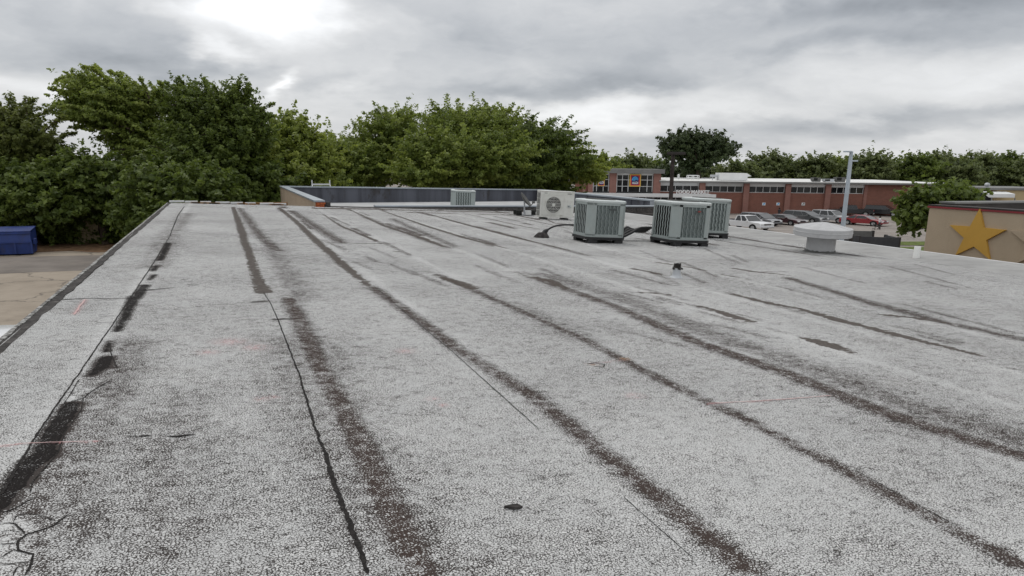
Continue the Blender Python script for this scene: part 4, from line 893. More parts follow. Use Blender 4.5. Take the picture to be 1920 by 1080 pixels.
# entrance tower
TT = yv(1190, 325); TB = yv(1190, 359.5); tA, tB = fs(1098), fs(1237.5)
q = MB()
for a_, b_2 in ((1103, 1111), (1142, 1155), (1224, 1237.5)):
    q = MB(); q.box(fs(a_), fs(b_2), -.55, .3, TB-.3, TT); q.build('brick_pier', MT['red_brick_light'], store)
q = MB(); q.box(tA-.3, tB+.4, -1.0, 9, TT+.003, TT+.55); q.build('tower_roof', MT['grey_trim'], store)
q = MB(); q.box(tA, tB-.3, 7.5, 8, HT, TT); q.box(tA, tA+.4, .3, 7.5, 0, TT); q.box(tB-.4, tB-.02, .3, 7.5, HT+.4, TT); q.build('tower_wall', MT['red_brick'], store)
for a_, b_2, vs_ in ((1155, 1224, (1166.5, 1177.5, 1199.5, 1213)), (1111, 1142, (1118.5, 1131))):
    q = MB(); q.box(fs(a_)+.003, fs(b_2)-.003, .0, .08, TB-.2, TT-.25); g_ = q.build('tower_window', MT['store_glass'], store)
    q = MB()
    for u in vs_: x = fs(u); q.box(x-.04, x+.04, -.10, -.003, TB, TT-.25)
    for v in (337.3, 349.3): z = yv(1190, v); q.box(fs(a_)+.01, fs(b_2)-.01, -.12, -.103, z-.032, z+.032)
    for u in (a_+1.2, b_2-1.2): x = fs(u); q.box(x-.05, x+.05, -.10, -.003, TB, TT-.25)
    q.build('mullion', MT['white_trim'], g_)
    q = MB(); q.box(fs(a_)+.003, fs(b_2)-.003, -.15, .08, TT-.245, TT); q.build('header', MT['white_trim'], store)
# signs: orange, red, navy field, blue sweep, lettering
def text_obj(name, body, h, mt_, parent, loc, ext=.03, sx=1.0):
    cu_ = bpy.data.curves.new(name, 'FONT'); cu_.body = body; cu_.size = 1; cu_.extrude = ext/h; cu_.offset = .018; cu_.align_x = 'CENTER'; cu_.align_y = 'CENTER'
    tmp = bpy.data.objects.new(name, cu_); S.collection.objects.link(tmp); bpy.context.view_layer.update()
    me = bpy.data.meshes.new_from_object(tmp.evaluated_get(bpy.context.evaluated_depsgraph_get())); bpy.data.objects.remove(tmp)
    me.materials.clear(); me.materials.append(mt_); me.transform(Matrix.Diagonal((h*1.36*sx, h*1.36, h, 1))); me.name = name
    o = link(bpy.data.objects.new(name, me), parent); o.location = loc; o.rotation_euler = (math.pi/2, 0, 0); return o
def store_sign(u0, u1, v0, v1, label):
    x0, x1, z1, z0 = fs(u0), fs(u1), yv(u0, v0), yv(u0, v1); w = x1-x0; h = z1-z0; c_ = sP0+SX*(x0+x1)/2+SYv*-.30
    t = thing('wall_sign', label, 'sign', (c_[0], c_[1], sP0[2]+z0), sang, 'signs on the entrance tower')
    q = MB(); q.box(-w/2, w/2, 0, .17, 0, h); q.build('sign_border', MT['sign_yellow'], t)
    b1 = w*.10
    q = MB(); q.box(-w/2+b1*.8, w/2-b1*.8, -.015, -.001, b1*.8, h-b1*.8); q.build('red_frame', MT['sign_red'], t)
    q = MB(); q.box(-w/2+b1*1.9, w/2-b1*1.9, -.03, -.016, b1*1.7, h-b1*1.7); q.build('sign_field', MT['sign_navy'], t)
    q = MB()      # sweeping letter shape in light blue
    for k_, (r0, r1) in enumerate(((.0, .26), (.32, .52), (.58, .72))):
        pts = []
        for i in range(11):
            a_ = math.pi*(.04+.86*i/10); pts.append((-.02*w-w*.30*math.cos(a_)*(1-r0*.8)+w*r0*.15, -.035-.004*k_, h*.46+h*.36*math.sin(a_)*(1-r0)))
        for i in range(10, -1, -1):
            a_ = math.pi*(.04+.86*i/10); pts.append((-.02*w-w*.30*math.cos(a_)*(1-r1*.8)+w*r1*.15, -.035-.004*k_, h*.46+h*.36*math.sin(a_)*(1-r1)))
        for i in range(10): q.add([pts[i], pts[i+1], pts[20-i], pts[21-i]], [(0, 1, 2, 3)])
    q.build('emblem', MT['sign_blue'], t)
    text_obj('lettering', 'ALDI', h*.19, MT['letter'], t, (0, -.05, h*.29), .015, .92)
    return t
store_sign(1179.5, 1200.5, 326.5, 349.5, 'big orange framed navy sign on the middle of the entrance tower glass')
store_sign(1120.5, 1133, 327, 348.5, 'narrow orange framed navy sign on the left bay of the tower, half behind leaves')
# canopy with letters
cz0, cz1 = fac(1250, 370.2, -4)[1], fac(1250, 364.6, -4)[1]; cA, cB = fac(1095, 360, -4)[0], fac(1342, 365, -4)[0]
q = MB(); q.box(cA, cB, -4.0, -.6, cz0, cz1); q.box(cA-.05, cB+.05, -4.06, -4.001, cz0+.06, cz1+.08); q.build('canopy', MT['white_trim'], store)
q = MB()
for u in (1150, 1225, 1300, 1335): x = fac(u, 365, -3.6)[0]; q.box(x-.12, x+.12, -3.7, -3.46, 0, cz0-.003)
q.build('canopy_post', MT['grey_trim'], store)
q = MB(); q.box(fs(1095), fs(1311), -.05, -.004, 0, TB-.31); g_ = q.build('shop_front', MT['store_glass'], store)
q = MB()
for u in range(1100, 1311, 14): x = fs(u); q.box(x-.05, x+.05, -.12, -.054, .05, TB-.32)
q.box(fs(1095), fs(1311), -.125, -.053, TB-.315, TB-.301); q.build('mullion', MT['white_trim'], g_)
lx = (fac(1268, 360, -3.9)[0]+fac(1330, 360, -3.9)[0])/2; lc = sP0+SX*lx+SYv*-3.9
lh = fac(1300, 357.2, -3.9)[1]-cz1-.08
lt = thing('channel_letters', 'row of white FOOD MARKET letters standing on the store canopy edge', 'sign', (lc[0], lc[1], sP0[2]+cz1+.08), sang)
to = text_obj('letters', 'FOOD MARKET', lh, MT['letter'], lt, (0, 0, lh*.55), .08, 1.0)
wid = max(v.co.x for v in to.data.vertices)-min(v.co.x for v in to.data.vertices); to.data.transform(Matrix.Scale((fac(1330, 360, -3.9)[0]-fac(1268, 360, -3.9)[0])/wid, 4, (1, 0, 0)))
q = MB(); q.box(-(fac(1330, 360, -3.9)[0]-fac(1268, 360, -3.9)[0])/2, (fac(1330, 360, -3.9)[0]-fac(1268, 360, -3.9)[0])/2, .02, .1, .001, lh*.14); q.build('letter_rail', MT['white_trim'], lt)
for u, w_ in ((1432, 'leftmost of the three small white notices on the store wall'), (1458.6, 'small white notice on the store wall, in the middle of the three'), (1506, 'rightmost of the three small white notices on the store wall')):
    x, z = fac(u, 382.5); c_ = sP0+SX*x+SYv*-.06
    t = thing('wall_notice', w_, 'sign', (c_[0], c_[1], sP0[2]+z), sang, 'white notices on the brick store wall')
    q = MB(); q.box(-.22, .22, 0, .05, -.18, .18); q.build('board', MT['white_trim'], t)
    q = MB(); q.box(-.05, .15, -.008, -.001, -.05, .12); q.box(-.12, -.02, -.008, -.001, -.12, .0); q.build('pictogram', MT['sign_blue'] if u < 1470 else MT['grey_trim'], t)
# rooftop equipment of the store
def roof_pos(u, v, dep): x, z = fac(u, v, dep); c_ = sP0+SX*x+SYv*dep; return (c_[0], c_[1], sP0[2]+zT+.063), x
dep = 4; pos, x = roof_pos(1374, 337, dep); sc_ = fac(1403, 330, dep)[0]-fac(1345, 330, dep)[0]; zt = fac(1374, 324.5, dep)[1]-zT-.063
t = thing('rooftop_unit', 'big white rooftop unit with a sloping right hood on the store roof', 'rooftop unit', pos, sang)
q = MB(); w2 = sc_/2; q.prism([(-w2, -1.5, .05), (w2*.76, -1.5, .05), (w2*.76, -1.5, zt*.55), (w2, -1.5, zt*.62), (w2*.72, -1.5, zt), (-w2, -1.5, zt)], (0, 3, 0)); q.build('housing', MT['white_trim'], t)
q = MB(); q.box(-w2*.9, w2*.7, -1.3, 1.3, -.02, .048); q.build('curb', MT['grey_trim'], t)
q = MB(); q.box(-w2-.9, -w2-.003, -.6, .6, zt*.45, zt*.75); q.box(-w2-.8, -w2-.7, -.4, -.3, 0, zt*.45); q.build('side_hood', MT['galv'], t)
for u0, u1, v0, nm, lb in ((1522, 1536, 333, 'rooftop_fan', 'boxy dark exhaust unit on the store roof, left of two others'), (1543, 1561, 335.5, 'rooftop_fan', 'low wide light exhaust unit on the store roof, between two darker ones'), (1565, 1582, 332.3, 'rooftop_fan', 'grey boxy exhaust unit on the store roof just left of the light pole')):
    dep = 1.2; pos, x = roof_pos((u0+u1)/2, 340, dep); w2 = (fac(u1, 338, dep)[0]-fac(u0, 338, dep)[0])/2; h2 = fac(u0, v0, dep)[1]-zT-.063
    t = thing(nm, lb, 'rooftop unit', pos, sang, 'exhaust units on the store roof')
    q = MB(); q.prism([(-w2*.6, -.6, .0), (w2*.9, -.6, .0), (w2, -.6, h2*.35), (w2, -.6, h2), (-w2, -.6, h2), (-w2, -.6, h2*.4)], (0, 1.2, 0)); q.build('housing', MT['grey_fence'] if u0 != 1543 else MT['galv'], t)
    q = MB(); q.box(-w2*.9, w2*.1, -.64, -.602, h2*.35, h2*.9); q.build('intake', MT['coil'], t)
dep = 6; pos, x = roof_pos(1299, 335, dep); w2 = (fac(1309, 333, dep)[0]-fac(1289, 333, dep)[0])/2; h2 = fac(1299, 329, dep)[1]-zT-.063
t = thing('roof_hatch_rail', 'small white pipe frame on the store roof, right of the wooden pole', 'railing', pos, sang)
q = MB()
for y in (-.6, .6):
    for x_ in (-w2, 0, w2): q.tube([(x_, y, 0), (x_, y, h2)], .06, 6)
    q.tube([(-w2, y, h2), (w2, y, h2)], .06, 6); q.tube([(-w2, y, h2*.55), (w2, y, h2*.55)], .05, 6)
q.build('rail', MT['white_trim'], t)
dep = 9; pos, x = roof_pos(1272, 335, dep); h2 = fac(1272, 327.5, dep)[1]-zT
t = thing('roof_flue', 'thin pale flue pipe on the store roof beside the wooden pole', 'flue', pos, sang)
q = MB(); q.lathe([(.16, 0), (.16, h2*.8), (.22, h2*.82), (.05, h2), (0, h2)], seg=12); q.build('pipe', MT['pale_metal'], t)

# ------------------------------------------------------------------ poles
a_, b_2 = at(1257, 400, 50), at(1262, 290, 50)
t = thing('lamp_post', 'dark wooden pole with a box lamp on top, standing before the store canopy', 'lamp post', (a_[0], a_[1], -5))
hh = b_2[2]+5
q = MB(); q.tube([(0, 0, -.1), (b_2[0]-a_[0], b_2[1]-a_[1], hh)], [.16, .12], 12); q.build('pole', MT['pole_wood'], t, smooth=True)
q = MB(); q.box(-.45, .80, -.16, .16, hh-.02, hh+.16, .03); q.box(-.05, .05, -.05, .05, hh-.15, hh-.021); q.build('lamp_head', MT['dark_band'], t)
top = at(1596.5, 284, 30); 
t = thing('light_pole', 'tall pale blue metal light pole with short lamp arms, right of the ventilator', 'lamp post', (top[0], top[1], -5))
hh = top[2]+5
q = MB(); q.loft([[(r_*math.cos(a_), r_*math.sin(a_), z) for a_ in np.linspace(.2, .2+2*math.pi, 9)[:-1]] for r_, z in ((.115, -.1), (.10, hh*.5), (.07, hh))]); q.build('pole', MT['pole_paint'], t)
q = MB(); q.box(-.36, -.02, -.07, .07, hh-.035, hh+.02, .01); q.build('lamp_arm', MT['pole_paint'], t)
q = MB(); q.box(.02, .34, -.07, .07, hh-.39, hh-.335, .01); q.build('lamp_arm', MT['pole_paint'], t)
q = MB(); q.tube([(.075, 0, hh-.34), (.085, 0, hh*.5), (.12, 0, 0)], .026, 8); q.build('conduit', MT['pole_paint'], t)

# ------------------------------------------------------------------ star wall building
XS = 16.0
pTL = on_x(1744, 382.5, XS); pTR = on_x(1920, 396, XS)
YL = pTL[1]; ZT2 = pTL[2]
neigh = thing('stucco_building', 'tan stucco building with a red trimmed wall and gold star, at the right edge', 'building', (XS, YL, -5.0))
q = MB(); q.box(0, .3, -16, 0, -.2, ZT2+5-.09); q.box(.3, 14, -.3, 0, -.2, ZT2+5-.09); q.build('wall', MT['stucco'], neigh)
q = MB(); q.box(-.03, .32, -16, .035, ZT2+5-.085, ZT2+5-.045); q.build('red_trim', MT['red_trim'], neigh)
q = MB(); q.box(-.02, .34, -16, .03, ZT2+5-.042, ZT2+5-.01); q.build('coping', MT['dark_band'], neigh)
q = MB(); q.box(.3, 14, -16, -.3, ZT2+4.4, ZT2+4.62); q.build('roof', MT['white_roof'], neigh)
q = MB(); q.box(.345, 14, -.34, -.002, ZT2+4.75, ZT2+5.02); q.build('inner_parapet', MT['dark_band'], neigh)
q = MB(); q.box(.345, 14, -.40, .05, ZT2+5.023, ZT2+5.06); q.build('parapet_cap', MT['grey_trim'], neigh)
def star(name, label, cy, cz, R, mt_, grp=None, sy=1.0):
    t = MB(); pts = []
    for i in range(10):
        a_ = math.pi/2+i*math.pi/5; r_ = R if i % 2 == 0 else R*.40
        pts.append((0, -r_*math.cos(a_)*sy, r_*math.sin(a_)))
    # faces -X; local y runs to the left in the picture
    t.prism([(0, p_[1], p_[2]) for p_ in pts], (-.055, 0, 0))
    o = t.build(name, mt_); o.location = (XS-.003, cy, cz); return tag(o, label, 'wall star', 'stars on the stucco wall')
c_ = on_x(1829, 442, XS-.05); tp = on_x(1830, 391, XS-.05); lf = on_x(1777, 425, XS-.05); rt = on_x(1882, 430, XS-.05)
Rv = (tp[2]-c_[2]); sy_ = ((lf[1]-rt[1])/1.902)/Rv
star('wall_star', 'big gold five pointed star fixed to the tan stucco wall', c_[1], c_[2], Rv, MT['gold'], sy=sy_)
gap = on_x(1895, 430, XS-.05)[1]
star('wall_star', 'tan star the colour of its wall, right of the gold star', gap-Rv*.951*sy_, c_[2], Rv, MT['stucco'], sy=sy_)
# cream building behind, with an awning
a_ = on_z(1868, 425, Rz); zc_ = 78
pA = at(1868, 360, zc_); pB = at(1990, 360, zc_)
t = thing('cream_building', 'small cream flat roofed building with a white awning at the far right', 'building', (pA[0], pA[1], -5), math.atan2(pB[1]-pA[1], pB[0]-pA[0]))
zt = at(1880, 356.5, zc_)[2]+5; wq = np.linalg.norm(pB-pA)
q = MB(); q.box(0, wq, 0, 8, -.2, zt); q.build('wall', MT['cream_wall'], t)
q = MB(); q.box(-.9, wq+.2, -.2, 8.2, zt+.003, zt+.22); q.build('roof_edge', MT['grey_trim'], t)
a2 = at(1838, 365, zc_-1)
za, zb = at(1850, 360, zc_)[2]+5, at(1850, 370.5, zc_-2)[2]+5; lx0 = -(1868-1838)*zc_/F; 
q = MB(); q.prism([(lx0, -.1, za), (lx0, -.1, za+.06), (lx0, -1.6, zb+.36), (lx0, -1.6, zb)], (-lx0+.95, 0, 0)); q.build('awning', MT['white_trim'], t)
q = MB(); q.box(lx0+.3, -.05, .5, 7, -.2, za-.05); q.build('porch_wall', MT['dark_fence'], t)
for x_ in (lx0+.1, .8):
    q = MB(); q.tube([(x_, -1.9, -.1), (x_, -1.9, zb)], .06, 8); q.build('awning_post', MT['grey_trim'], t)
pv = at(1892, 354, zc_)
q = MB(); q.lathe([(.15, 0), (.15, .15), (.26, .18), (.28, .32), (.18, .46), (0, .5)], seg=18)
o = q.build('roof_turbine', MT['galv'], None, smooth=True); o.location = (pv[0], pv[1]+2.5, -5+zt+.2)
tag(o, 'round metal turbine vent on the cream building roof', 'roof vent')

# ------------------------------------------------------------------ lot walls and dumpster
def fence(label, us, zc0, v0, v1, mt_, th=.12):
    pts = [at(u, v0_, z_) for (u, v0_, z_) in us]; o = thing('enclosure_wall', label, 'wall', (pts[0][0], pts[0][1], Rz))
    for i in range(len(pts)-1):
        a_, b_2 = pts[i]-np.array([pts[0][0], pts[0][1], Rz]), pts[i+1]-np.array([pts[0][0], pts[0][1], Rz]); dn = (b_2-a_)[:2]; dn = np.array([-dn[1], dn[0]])/np.linalg.norm(dn)*th/2
        q = MB(); q.loft([[(a_[0]-dn[0], a_[1]-dn[1], -.1), (b_2[0]-dn[0], b_2[1]-dn[1], -.1), (b_2[0]+dn[0], b_2[1]+dn[1], -.1), (a_[0]+dn[0], a_[1]+dn[1], -.1)],
                          [(a_[0]-dn[0], a_[1]-dn[1], a_[2]), (b_2[0]-dn[0], b_2[1]-dn[1], b_2[2]), (b_2[0]+dn[0], b_2[1]+dn[1], b_2[2]), (a_[0]+dn[0], a_[1]+dn[1], a_[2])]])
        q.build('panel', mt_[min(i, len(mt_)-1)], o)
        q = MB(); L_ = np.linalg.norm((b_2-a_)[:2]); kk = int(L_/.3)
        q.tube([tuple(b_2*[1, 1, 0]+[0, 0, -.1]), tuple(b_2+[0, 0, .03])], .09, 8); q.build('post', MT['dark_band'], o)
    return o
fence('black panel enclosure wall in the lot, right of the ventilator stack', [(1566, 445, 38), (1596, 442, 33), (1610, 443, 34), (1686, 446, 36), (1661, 441, 40)], 33, 0, 0, [MT['dark_fence']])
fence('low grey panel wall behind the black enclosure wall', [(1590, 432.5, 42), (1637, 433.5, 42)], 0, 0, 0, [MT['grey_fence']])
dR = on_z(62, 478, Lz)
t = thing('dumpster', 'dark blue metal dumpster at the left edge of the lot, under the trees', 'dumpster', (dR[0], dR[1], Lz), math.radians(3))
dh = 1.05; dl, dw = 2.4, 1.5
q = MB(); q.loft([[(-dl, 0, .06), (0, 0, .06), (0, dw*.8, .06), (-dl, dw*.8, .06)], [(-dl, -.05, dh*.55), (0, -.05, dh*.55), (0, dw, dh*.55), (-dl, dw, dh*.55)], [(-dl, -.0, dh*.9), (0, 0, dh*.9), (0, dw, dh), (-dl, dw, dh)]]); q.build('bin', MT['dumpster_blue'], t)
q = MB(); q.box(-dl-.03, .03, -.09, -.055, dh*.50, dh*.56); q.box(-dl-.03, .03, -.06, -.003, dh*.86, dh*.93)
for i in range(5): x = -dl*i/4; q.box(x-.04, x+.03, -.075, -.052, .08, dh*.5)
q.box(.032, .12, .25, .7, dh*.42, dh*.62); q.build('rib', MT['dumpster_blue'], t)
q = MB(); q.prism([(-dl-.02, -.04, dh*.94), (-dl-.02, dw+.04, dh+.03), (-dl-.02, dw+.04, dh+.06), (-dl-.02, -.04, dh*.97)], (dl+.04, 0, 0)); q.build('lid', MT['dumpster_blue'], t)
fpos = on_z(165, 456, Lz)
t = thing('board_fence', 'weathered tan board fence showing under the dark trees at the back of the lot', 'fence', (fpos[0]-1.6, fpos[1], Lz))
for i in range(6):
    q = MB(); x = 1.0+i*.29; q.box(x, x+.27, 0, .03, .02, 1.15+RNG.uniform(-.06, .06)); q.build('board', MT['tan_fence'], t)

# ------------------------------------------------------------------ cars
ZS = .76
def car(label, pos, rz, kind, paint, group='cars parked in front of the brick store', two_tone=None, L=4.6, Wd=1.82):
    t = thing('parked_car' if kind != 'pickup' else 'pickup_truck', label, 'car' if kind != 'pickup' else 'truck', pos, rz, group)
    hw = Wd/2
    if kind == 'sedan':
        belt = .95; prof = [(-.5, .32), (-.5, .62), (-.485, .86), (-.34, .97), (.18, .97), (.44, .80), (.495, .66), (.5, .32)]
        gh = [(-.36, -.20, .06, .24, 1.43)]
    elif kind == 'suv':
        belt = 1.1; prof = [(-.5, .38), (-.5, .75), (-.49, 1.1), (-.3, 1.12), (.2, 1.12), (.45, .98), (.495, .80), (.5, .38)]
        gh = [(-.485, -.43, .07, .235, 1.80)]
    elif kind == 'van':
        belt = 1.05; prof = [(-.5, .34), (-.5, .75), (-.49, 1.04), (-.3, 1.06), (.22, 1.06), (.45, .88), (.495, .72), (.5, .34)]
        gh = [(-.485, -.42, .08, .30, 1.68)]
    else:
        belt = 1.14; prof = [(-.5, .45), (-.5, .8), (-.495, 1.10), (-.3, 1.14), (.17, 1.14), (.47, 1.05), (.497, .92), (.5, .45)]
        gh = [(-.12, -.09, .09, .20, 1.84)]
    bl = MB(); m_ = len(prof); rings = []
    for y, sc_x, in ((-hw, .975), (-hw*.94, 1.0), (0, 1.012), (hw*.94, 1.0), (hw, .975)):
        dz = .0 if abs(y) < hw*.95 else -.03
        rings.append([(x*L*sc_x, y, max(.2, z+(dz if z > .6 else 0))*ZS) for x, z in prof])
    bl.loft(rings)
    body = bl.build('body', paint, t, smooth=True)
    x0, x1, x2, x3, zt = gh[0]; ti = hw*.80
    g = MB()
    lo = [(x0*L, -hw*.93, belt*ZS), (x3*L, -hw*.93, belt*ZS), (x3*L, hw*.93, belt*ZS), (x0*L, hw*.93, belt*ZS)]
    hi = [(x1*L, -ti, (zt-.04)*ZS), (x2*L, -ti, (zt-.04)*ZS), (x2*L, ti, (zt-.04)*ZS), (x1*L, ti, (zt-.04)*ZS)]
    g.loft([lo, hi]); g.build('windows', MT['glass'], t)
    r = MB(); rr = [[(x1*L-.05, -ti-.01, (zt-.045)*ZS), (x2*L+.06, -ti-.01, (zt-.045)*ZS), (x2*L+.06, ti+.01, (zt-.045)*ZS), (x1*L-.05, ti+.01, (zt-.045)*ZS)], [(x1*L+.05, -ti+.1, zt*ZS), (x2*L-.05, -ti+.1, zt*ZS), (x2*L-.05, ti-.1, zt*ZS), (x1*L+.05, ti-.1, zt*ZS)]]
    r.loft(rr); r.build('roof', paint, t, smooth=True)
    pl = MB()
    def pillar(f):
        for s in (-1, 1):
            a_ = np.array([x0*L+(x3-x0)*L*f[0], s*hw*.935, belt*ZS]); b_ = np.array([x1*L+(x2-x1)*L*f[1], s*(ti+.005), (zt-.04)*ZS]); w = .05
            pl.loft([[(a_[0]-w, a_[1]-.02, a_[2]), (a_[0]+w, a_[1]-.02, a_[2]), (a_[0]+w, a_[1]+.02, a_[2]), (a_[0]-w, a_[1]+.02, a_[2])], [(b_[0]-w, b_[1]-.02, b_[2]), (b_[0]+w, b_[1]-.02, b_[2]), (b_[0]+w, b_[1]+.02, b_[2]), (b_[0]-w, b_[1]+.02, b_[2])]])
    for f in ((.0, .02), (.36 if kind != 'pickup' else .5, .45), (.99, .98)) + (((.70, .80),) if kind in ('suv', 'van') else ()): pillar(f)
    pl.build('pillar', paint, t)
    wr = (.34 if kind in ('sedan', 'van') else .39)
    for fx in (-.30 if kind != 'pickup' else -.31, .315):
        for s in (-1, 1):
            wl = MB(); seg = 20
            ring = lambda y, rad: [(fx*L+rad*math.cos(2*math.pi*j/seg), y, (wr+rad*math.sin(2*math.pi*j/seg))*ZS) for j in range(seg)]
            wl.loft([ring(s*(hw-.2), wr*.9), ring(s*(hw-.18), wr), ring(s*(hw+.005), wr), ring(s*(hw+.02), wr*.9), ring(s*(hw+.015), wr*.64)])
            wo = wl.build('wheel', MT['tyre'], t)
            wl = MB(); wl.loft([ring(s*(hw+.0), wr*.63), ring(s*(hw+.024), wr*.60), ring(s*(hw+.018), wr*.2)]); wl.build('rim', MT['rim'], wo)
            wa = MB(); arch = []
            for j in range(13):
                a_ = math.pi*j/12; arch.append((fx*L+(wr+.07)*math.cos(a_), s*(hw+.002), (wr+(wr+.07)*math.sin(a_))*ZS))
            wa.prism(arch, (0, s*-.05, 0)); wa.v = [(x, y+s*.006, z) for x, y, z in wa.v]; wa.build('wheel_arch', MT['tyre'], t)
    zf = prof[-2][1]
    for s in (-1, 1):
        q = MB(); q.box(.478*L, .507*L, s*hw*.72-.2, s*hw*.72+.2, (zf-.12)*ZS, (zf+.06)*ZS, .02); q.build('headlight', MT['lamp_lens'], t)
        q = MB(); q.box(-.507*L, -.485*L, s*hw*.82-.12, s*hw*.82+.12, (belt-.30)*ZS, (belt-.06)*ZS, .02); q.build('taillight', MT['tail_lens'], t)
        q = MB(); q.box(.17*L, .17*L+.16, s*(hw+.06)-.08, s*(hw+.06)+.08, (belt+.0)*ZS, (belt+.16)*ZS, .02); q.build('mirror', paint, t)
    q = MB(); q.box(.495*L, .509*L, -hw*.48, hw*.48, (zf-.16)*ZS, (zf+.03)*ZS, .004); gr = q.build('grille', MT['tyre'], t)
    if kind in ('pickup', 'suv'):
        q = MB()
        for z in (zf-.10, zf-.02): q.box(.509*L, .513*L, -hw*.46, hw*.46, (z-.02)*ZS, (z+.02)*ZS)
        q.build('grille_bar', MT['chrome'], gr)
    for bx0, bx1 in ((.49, .525), (-.525, -.49)):
        q = MB(); q.box(bx0*L, bx1*L, -hw*.9, hw*.9, .36*ZS, .55*ZS, .03); q.build('bumper', MT['chrome'] if kind == 'pickup' else (two_tone or paint), t)
    q = MB(); q.box(-.529*L, -.5255*L, -.16, .16, .42*ZS, .54*ZS); q.build('number_plate', MT['plate'], t)
    if kind == 'pickup':   # open bed
        q = MB(); q.box(-.48*L, -.14*L, -hw*.86, hw*.86, 1.142*ZS, 1.150*ZS); q.build('bed', MT['tyre'], t)
    if two_tone:
        q = MB(); q.loft([[(-.42*L, -hw-.004, .34*ZS), (.40*L, -hw-.004, .34*ZS), (.40*L, -hw-.004, .46*ZS), (-.42*L, -hw-.004, .46*ZS)], [(-.42*L, hw+.004, .34*ZS), (.40*L, hw+.004, .34*ZS), (.40*L, hw+.004, .46*ZS), (-.42*L, hw+.004, .46*ZS)]]); q.build('sill', two_tone, t)
    return t
def g(u, v): p_ = on_z(u, v, Rz); return (p_[0], p_[1], Rz+.006)
def fit(u0, u1, v, zoff=0):
    return g((u0+u1)/2, v)
view = math.radians(-20.8)      # cars are turned about the picture's own axis
P_white = car_paint('paint_white', (.72, .73, .74)); P_silver = car_paint('paint_silver', (.42, .43, .44)); P_grey = car_paint('paint_grey', (.16, .165, .175)); P_maroon = car_paint('paint_maroon', (.055, .022, .026))
P_char = car_paint('paint_charcoal', (.075, .08, .085)); P_black = car_paint('paint_black', (.018, .020, .024)); P_red = car_paint('paint_red', (.26, .012, .018))
car('white pickup truck nearest the roof, right of the back condenser', g(1398, 429.5), math.radians(-80), 'pickup', P_white, L=5.5, Wd=1.95)
car('grey hatchback behind the white pickup truck', g(1424, 421.5), math.radians(-78), 'van', P_grey, L=4.5)
car('dark maroon sedan between the grey hatchback and the charcoal minivan', g(1470, 420.5), math.radians(-77), 'sedan', P_maroon, L=4.7)
car('charcoal minivan with silver hood left of the boxy silver wagon', g(1508, 416.5), math.radians(-75), 'van', P_char, two_tone=P_silver, L=5.0)
car('boxy silver wagon parked behind the light pole', g(1558, 417), math.radians(-74), 'suv', P_silver, L=4.6)
car('black pickup truck seen from the side against the brick wall, facing left', g(1593, 404.5), math.radians(152), 'pickup', P_black, L=5.3, Wd=1.95)
car('black sport utility vehicle by the store wall at the right end of the row', g(1655, 404.5), math.radians(-62), 'suv', P_black, L=4.9, Wd=1.95)
car('red sedan right of the light pole with a person by its hood', g(1618, 422), math.radians(-68), 'sedan', P_red, L=4.6)
p = at(-16, 641, 13.2)
car('white car in the left lot just below the roof edge, mostly hidden', (p[0]-.3, p[1]+.2, Lz+.006), math.radians(80), 'sedan', P_white, None)

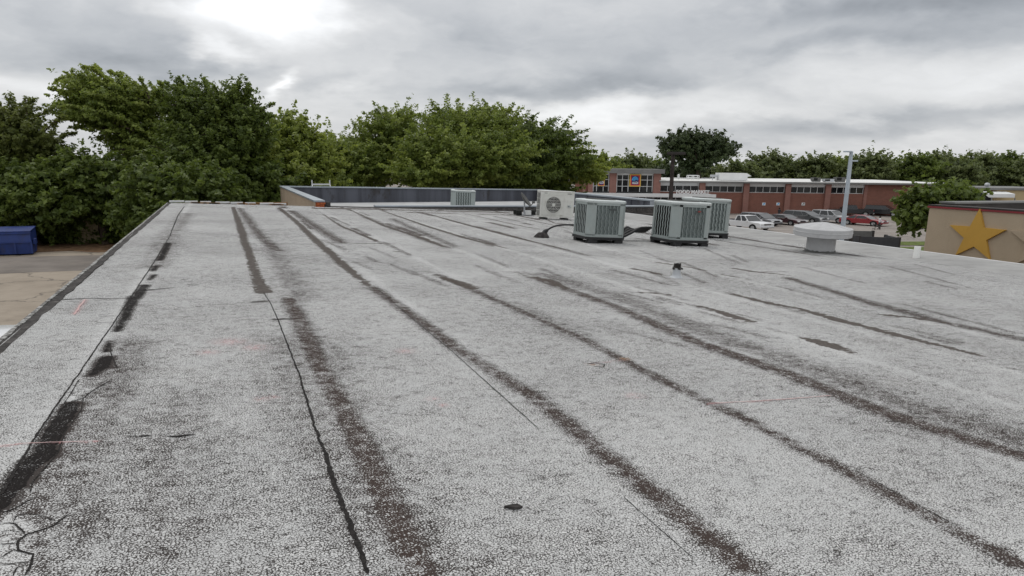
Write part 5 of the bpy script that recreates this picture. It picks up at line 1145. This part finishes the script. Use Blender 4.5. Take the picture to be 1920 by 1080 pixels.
# ------------------------------------------------------------------ people (far off)
def person(label, pos, rz, top, legs, h=1.66, lean=0):
    t = thing('person', label, 'person', pos, rz)
    k_ = h/1.7
    def chain(segs):
        me = bpy.data.meshes.new('body'); vs = []; es = []; rs = []
        for path, par in segs:
            prev = par
            for (x, y, z, r_) in path:
                vs.append((x*k_, y*k_, z*k_*ZS)); rs.append(r_*k_)
                if prev is not None: es.append((prev, len(vs)-1))
                prev = len(vs)-1
        return vs, es, rs
    vs, es, rs = chain([([(0, 0, .92, .14), (0, 0, 1.12, .125), (0, .02, 1.35, .15), (0, .02, 1.47, .07), (0, .0, 1.56, .085), (0, -.02, 1.66, .08)], None)])
    def leg(s):
        n0 = len(vs); pts = [(s*.09, 0, .86, .10), (s*.10, -.03*s, .48, .07), (s*.10, .02*s, .08, .045), (s*.11, -.12+.02*s, .03, .04)]
        for x, y, z, r_ in pts: vs.append((x*k_, y*k_, z*k_*ZS)); rs.append(r_*k_)
        es.append((0, n0)); [es.append((n0+i, n0+i+1)) for i in range(3)]
    def arm(s):
        n0 = len(vs); pts = [(s*.19, .02, 1.38, .06), (s*.24, -.04, 1.12, .045), (s*.21, -.26, .98, .035), (s*.20, -.34, .98, .038)]
        for x, y, z, r_ in pts: vs.append((x*k_, y*k_, z*k_*ZS)); rs.append(r_*k_)
        es.append((2, n0)); [es.append((n0+i, n0+i+1)) for i in range(3)]
    leg(-1); leg(1); arm(-1); arm(1)
    me = bpy.data.meshes.new('body'); me.from_pydata(vs, es, []); o = bpy.data.objects.new('body', me); link(o, t)
    sm = o.modifiers.new('skin', 'SKIN'); sm.use_smooth_shade = True; o.modifiers.new('sub', 'SUBSURF').levels = 1; o.modifiers['sub'].render_levels = 2
    for i, v_ in enumerate(me.skin_vertices[0].data): v_.radius = (rs[i], rs[i]*.85); v_.use_root = (i == 0)
    mm, tt, bb = mat('person_cloth_'+('light' if top == 'shirt_white' else 'dark')); kk = N(tt); sp = kk.new('ShaderNodeSeparateXYZ'); tt.links.new(kk.coord(), sp.inputs[0])
    cols = {'shirt_white': (.66, .64, .66), 'cloth_dark': (.02, .02, .024)}
    zl = .90*k_*ZS; zh = 1.475*k_*ZS
    col = kk.mix(kk.m('GREATER_THAN', sp.outputs[2], zl), cols[legs], cols[top]); col = kk.mix(kk.m('GREATER_THAN', sp.outputs[2], zh), col, (.28, .16, .10)); tt.links.new(col, bb.inputs['Base Color']); bb.inputs['Roughness'].default_value = .8
    me.materials.append(mm)
    q = MB(); rings = []
    for i in range(7):
        a_ = math.pi*i/6*.62; rings.append([(.105*k_*math.sin(a_+.02)*math.cos(b_), (.115*k_*math.sin(a_+.02)*math.sin(b_)+.015), (1.60*k_+.15*k_*math.cos(a_))*ZS) for b_ in np.linspace(0, 2*math.pi, 13)[:-1]])
    q.loft(rings); q.build('hair', MT['hair'], t, smooth=True)
    return t
pg = g(1648, 429)
person('person in a white top and dark trousers standing by the red sedan', pg, math.radians(60), 'shirt_white', 'cloth_dark', 1.66)
person('person in black standing against the brick wall behind the parked cars', g(1460, 410), math.radians(10), 'cloth_dark', 'cloth_dark', 1.7)
cp = at(1644, 430, 73)
p_ = g(1643, 430.5)
t = thing('shopping_cart', 'dark wire shopping cart pushed by the person in the white top', 'cart', p_, math.radians(60))
q = MB()
for y in (-.25, .25): q.tube([(-.4, y, .38), (.4, y, .45), (.4, y, .75), (-.45, y, .7), (-.4, y, .38)], .025, 6); q.tube([(-.4, y, .38), (-.35, y, .1), (.4, y, .1)], .025, 6)
for x in np.linspace(-.4, .4, 6): q.tube([(x, -.25, .4), (x, .25, .4)], .015, 5); q.tube([(x, -.25, .4), (x, -.25, .72)], .015, 5); q.tube([(x, .25, .4), (x, .25, .72)], .015, 5)
q.v = [(x, y, z*ZS/.76*.76) for x, y, z in q.v]; q.build('basket', MT['dark_band'], t)
for x in (-.33, .36):
    for y in (-.24, .24):
        q = MB(); q.tube([(x, y-.02, .06), (x, y+.02, .06)], .06, 10); q.build('wheel', MT['tyre'], t)
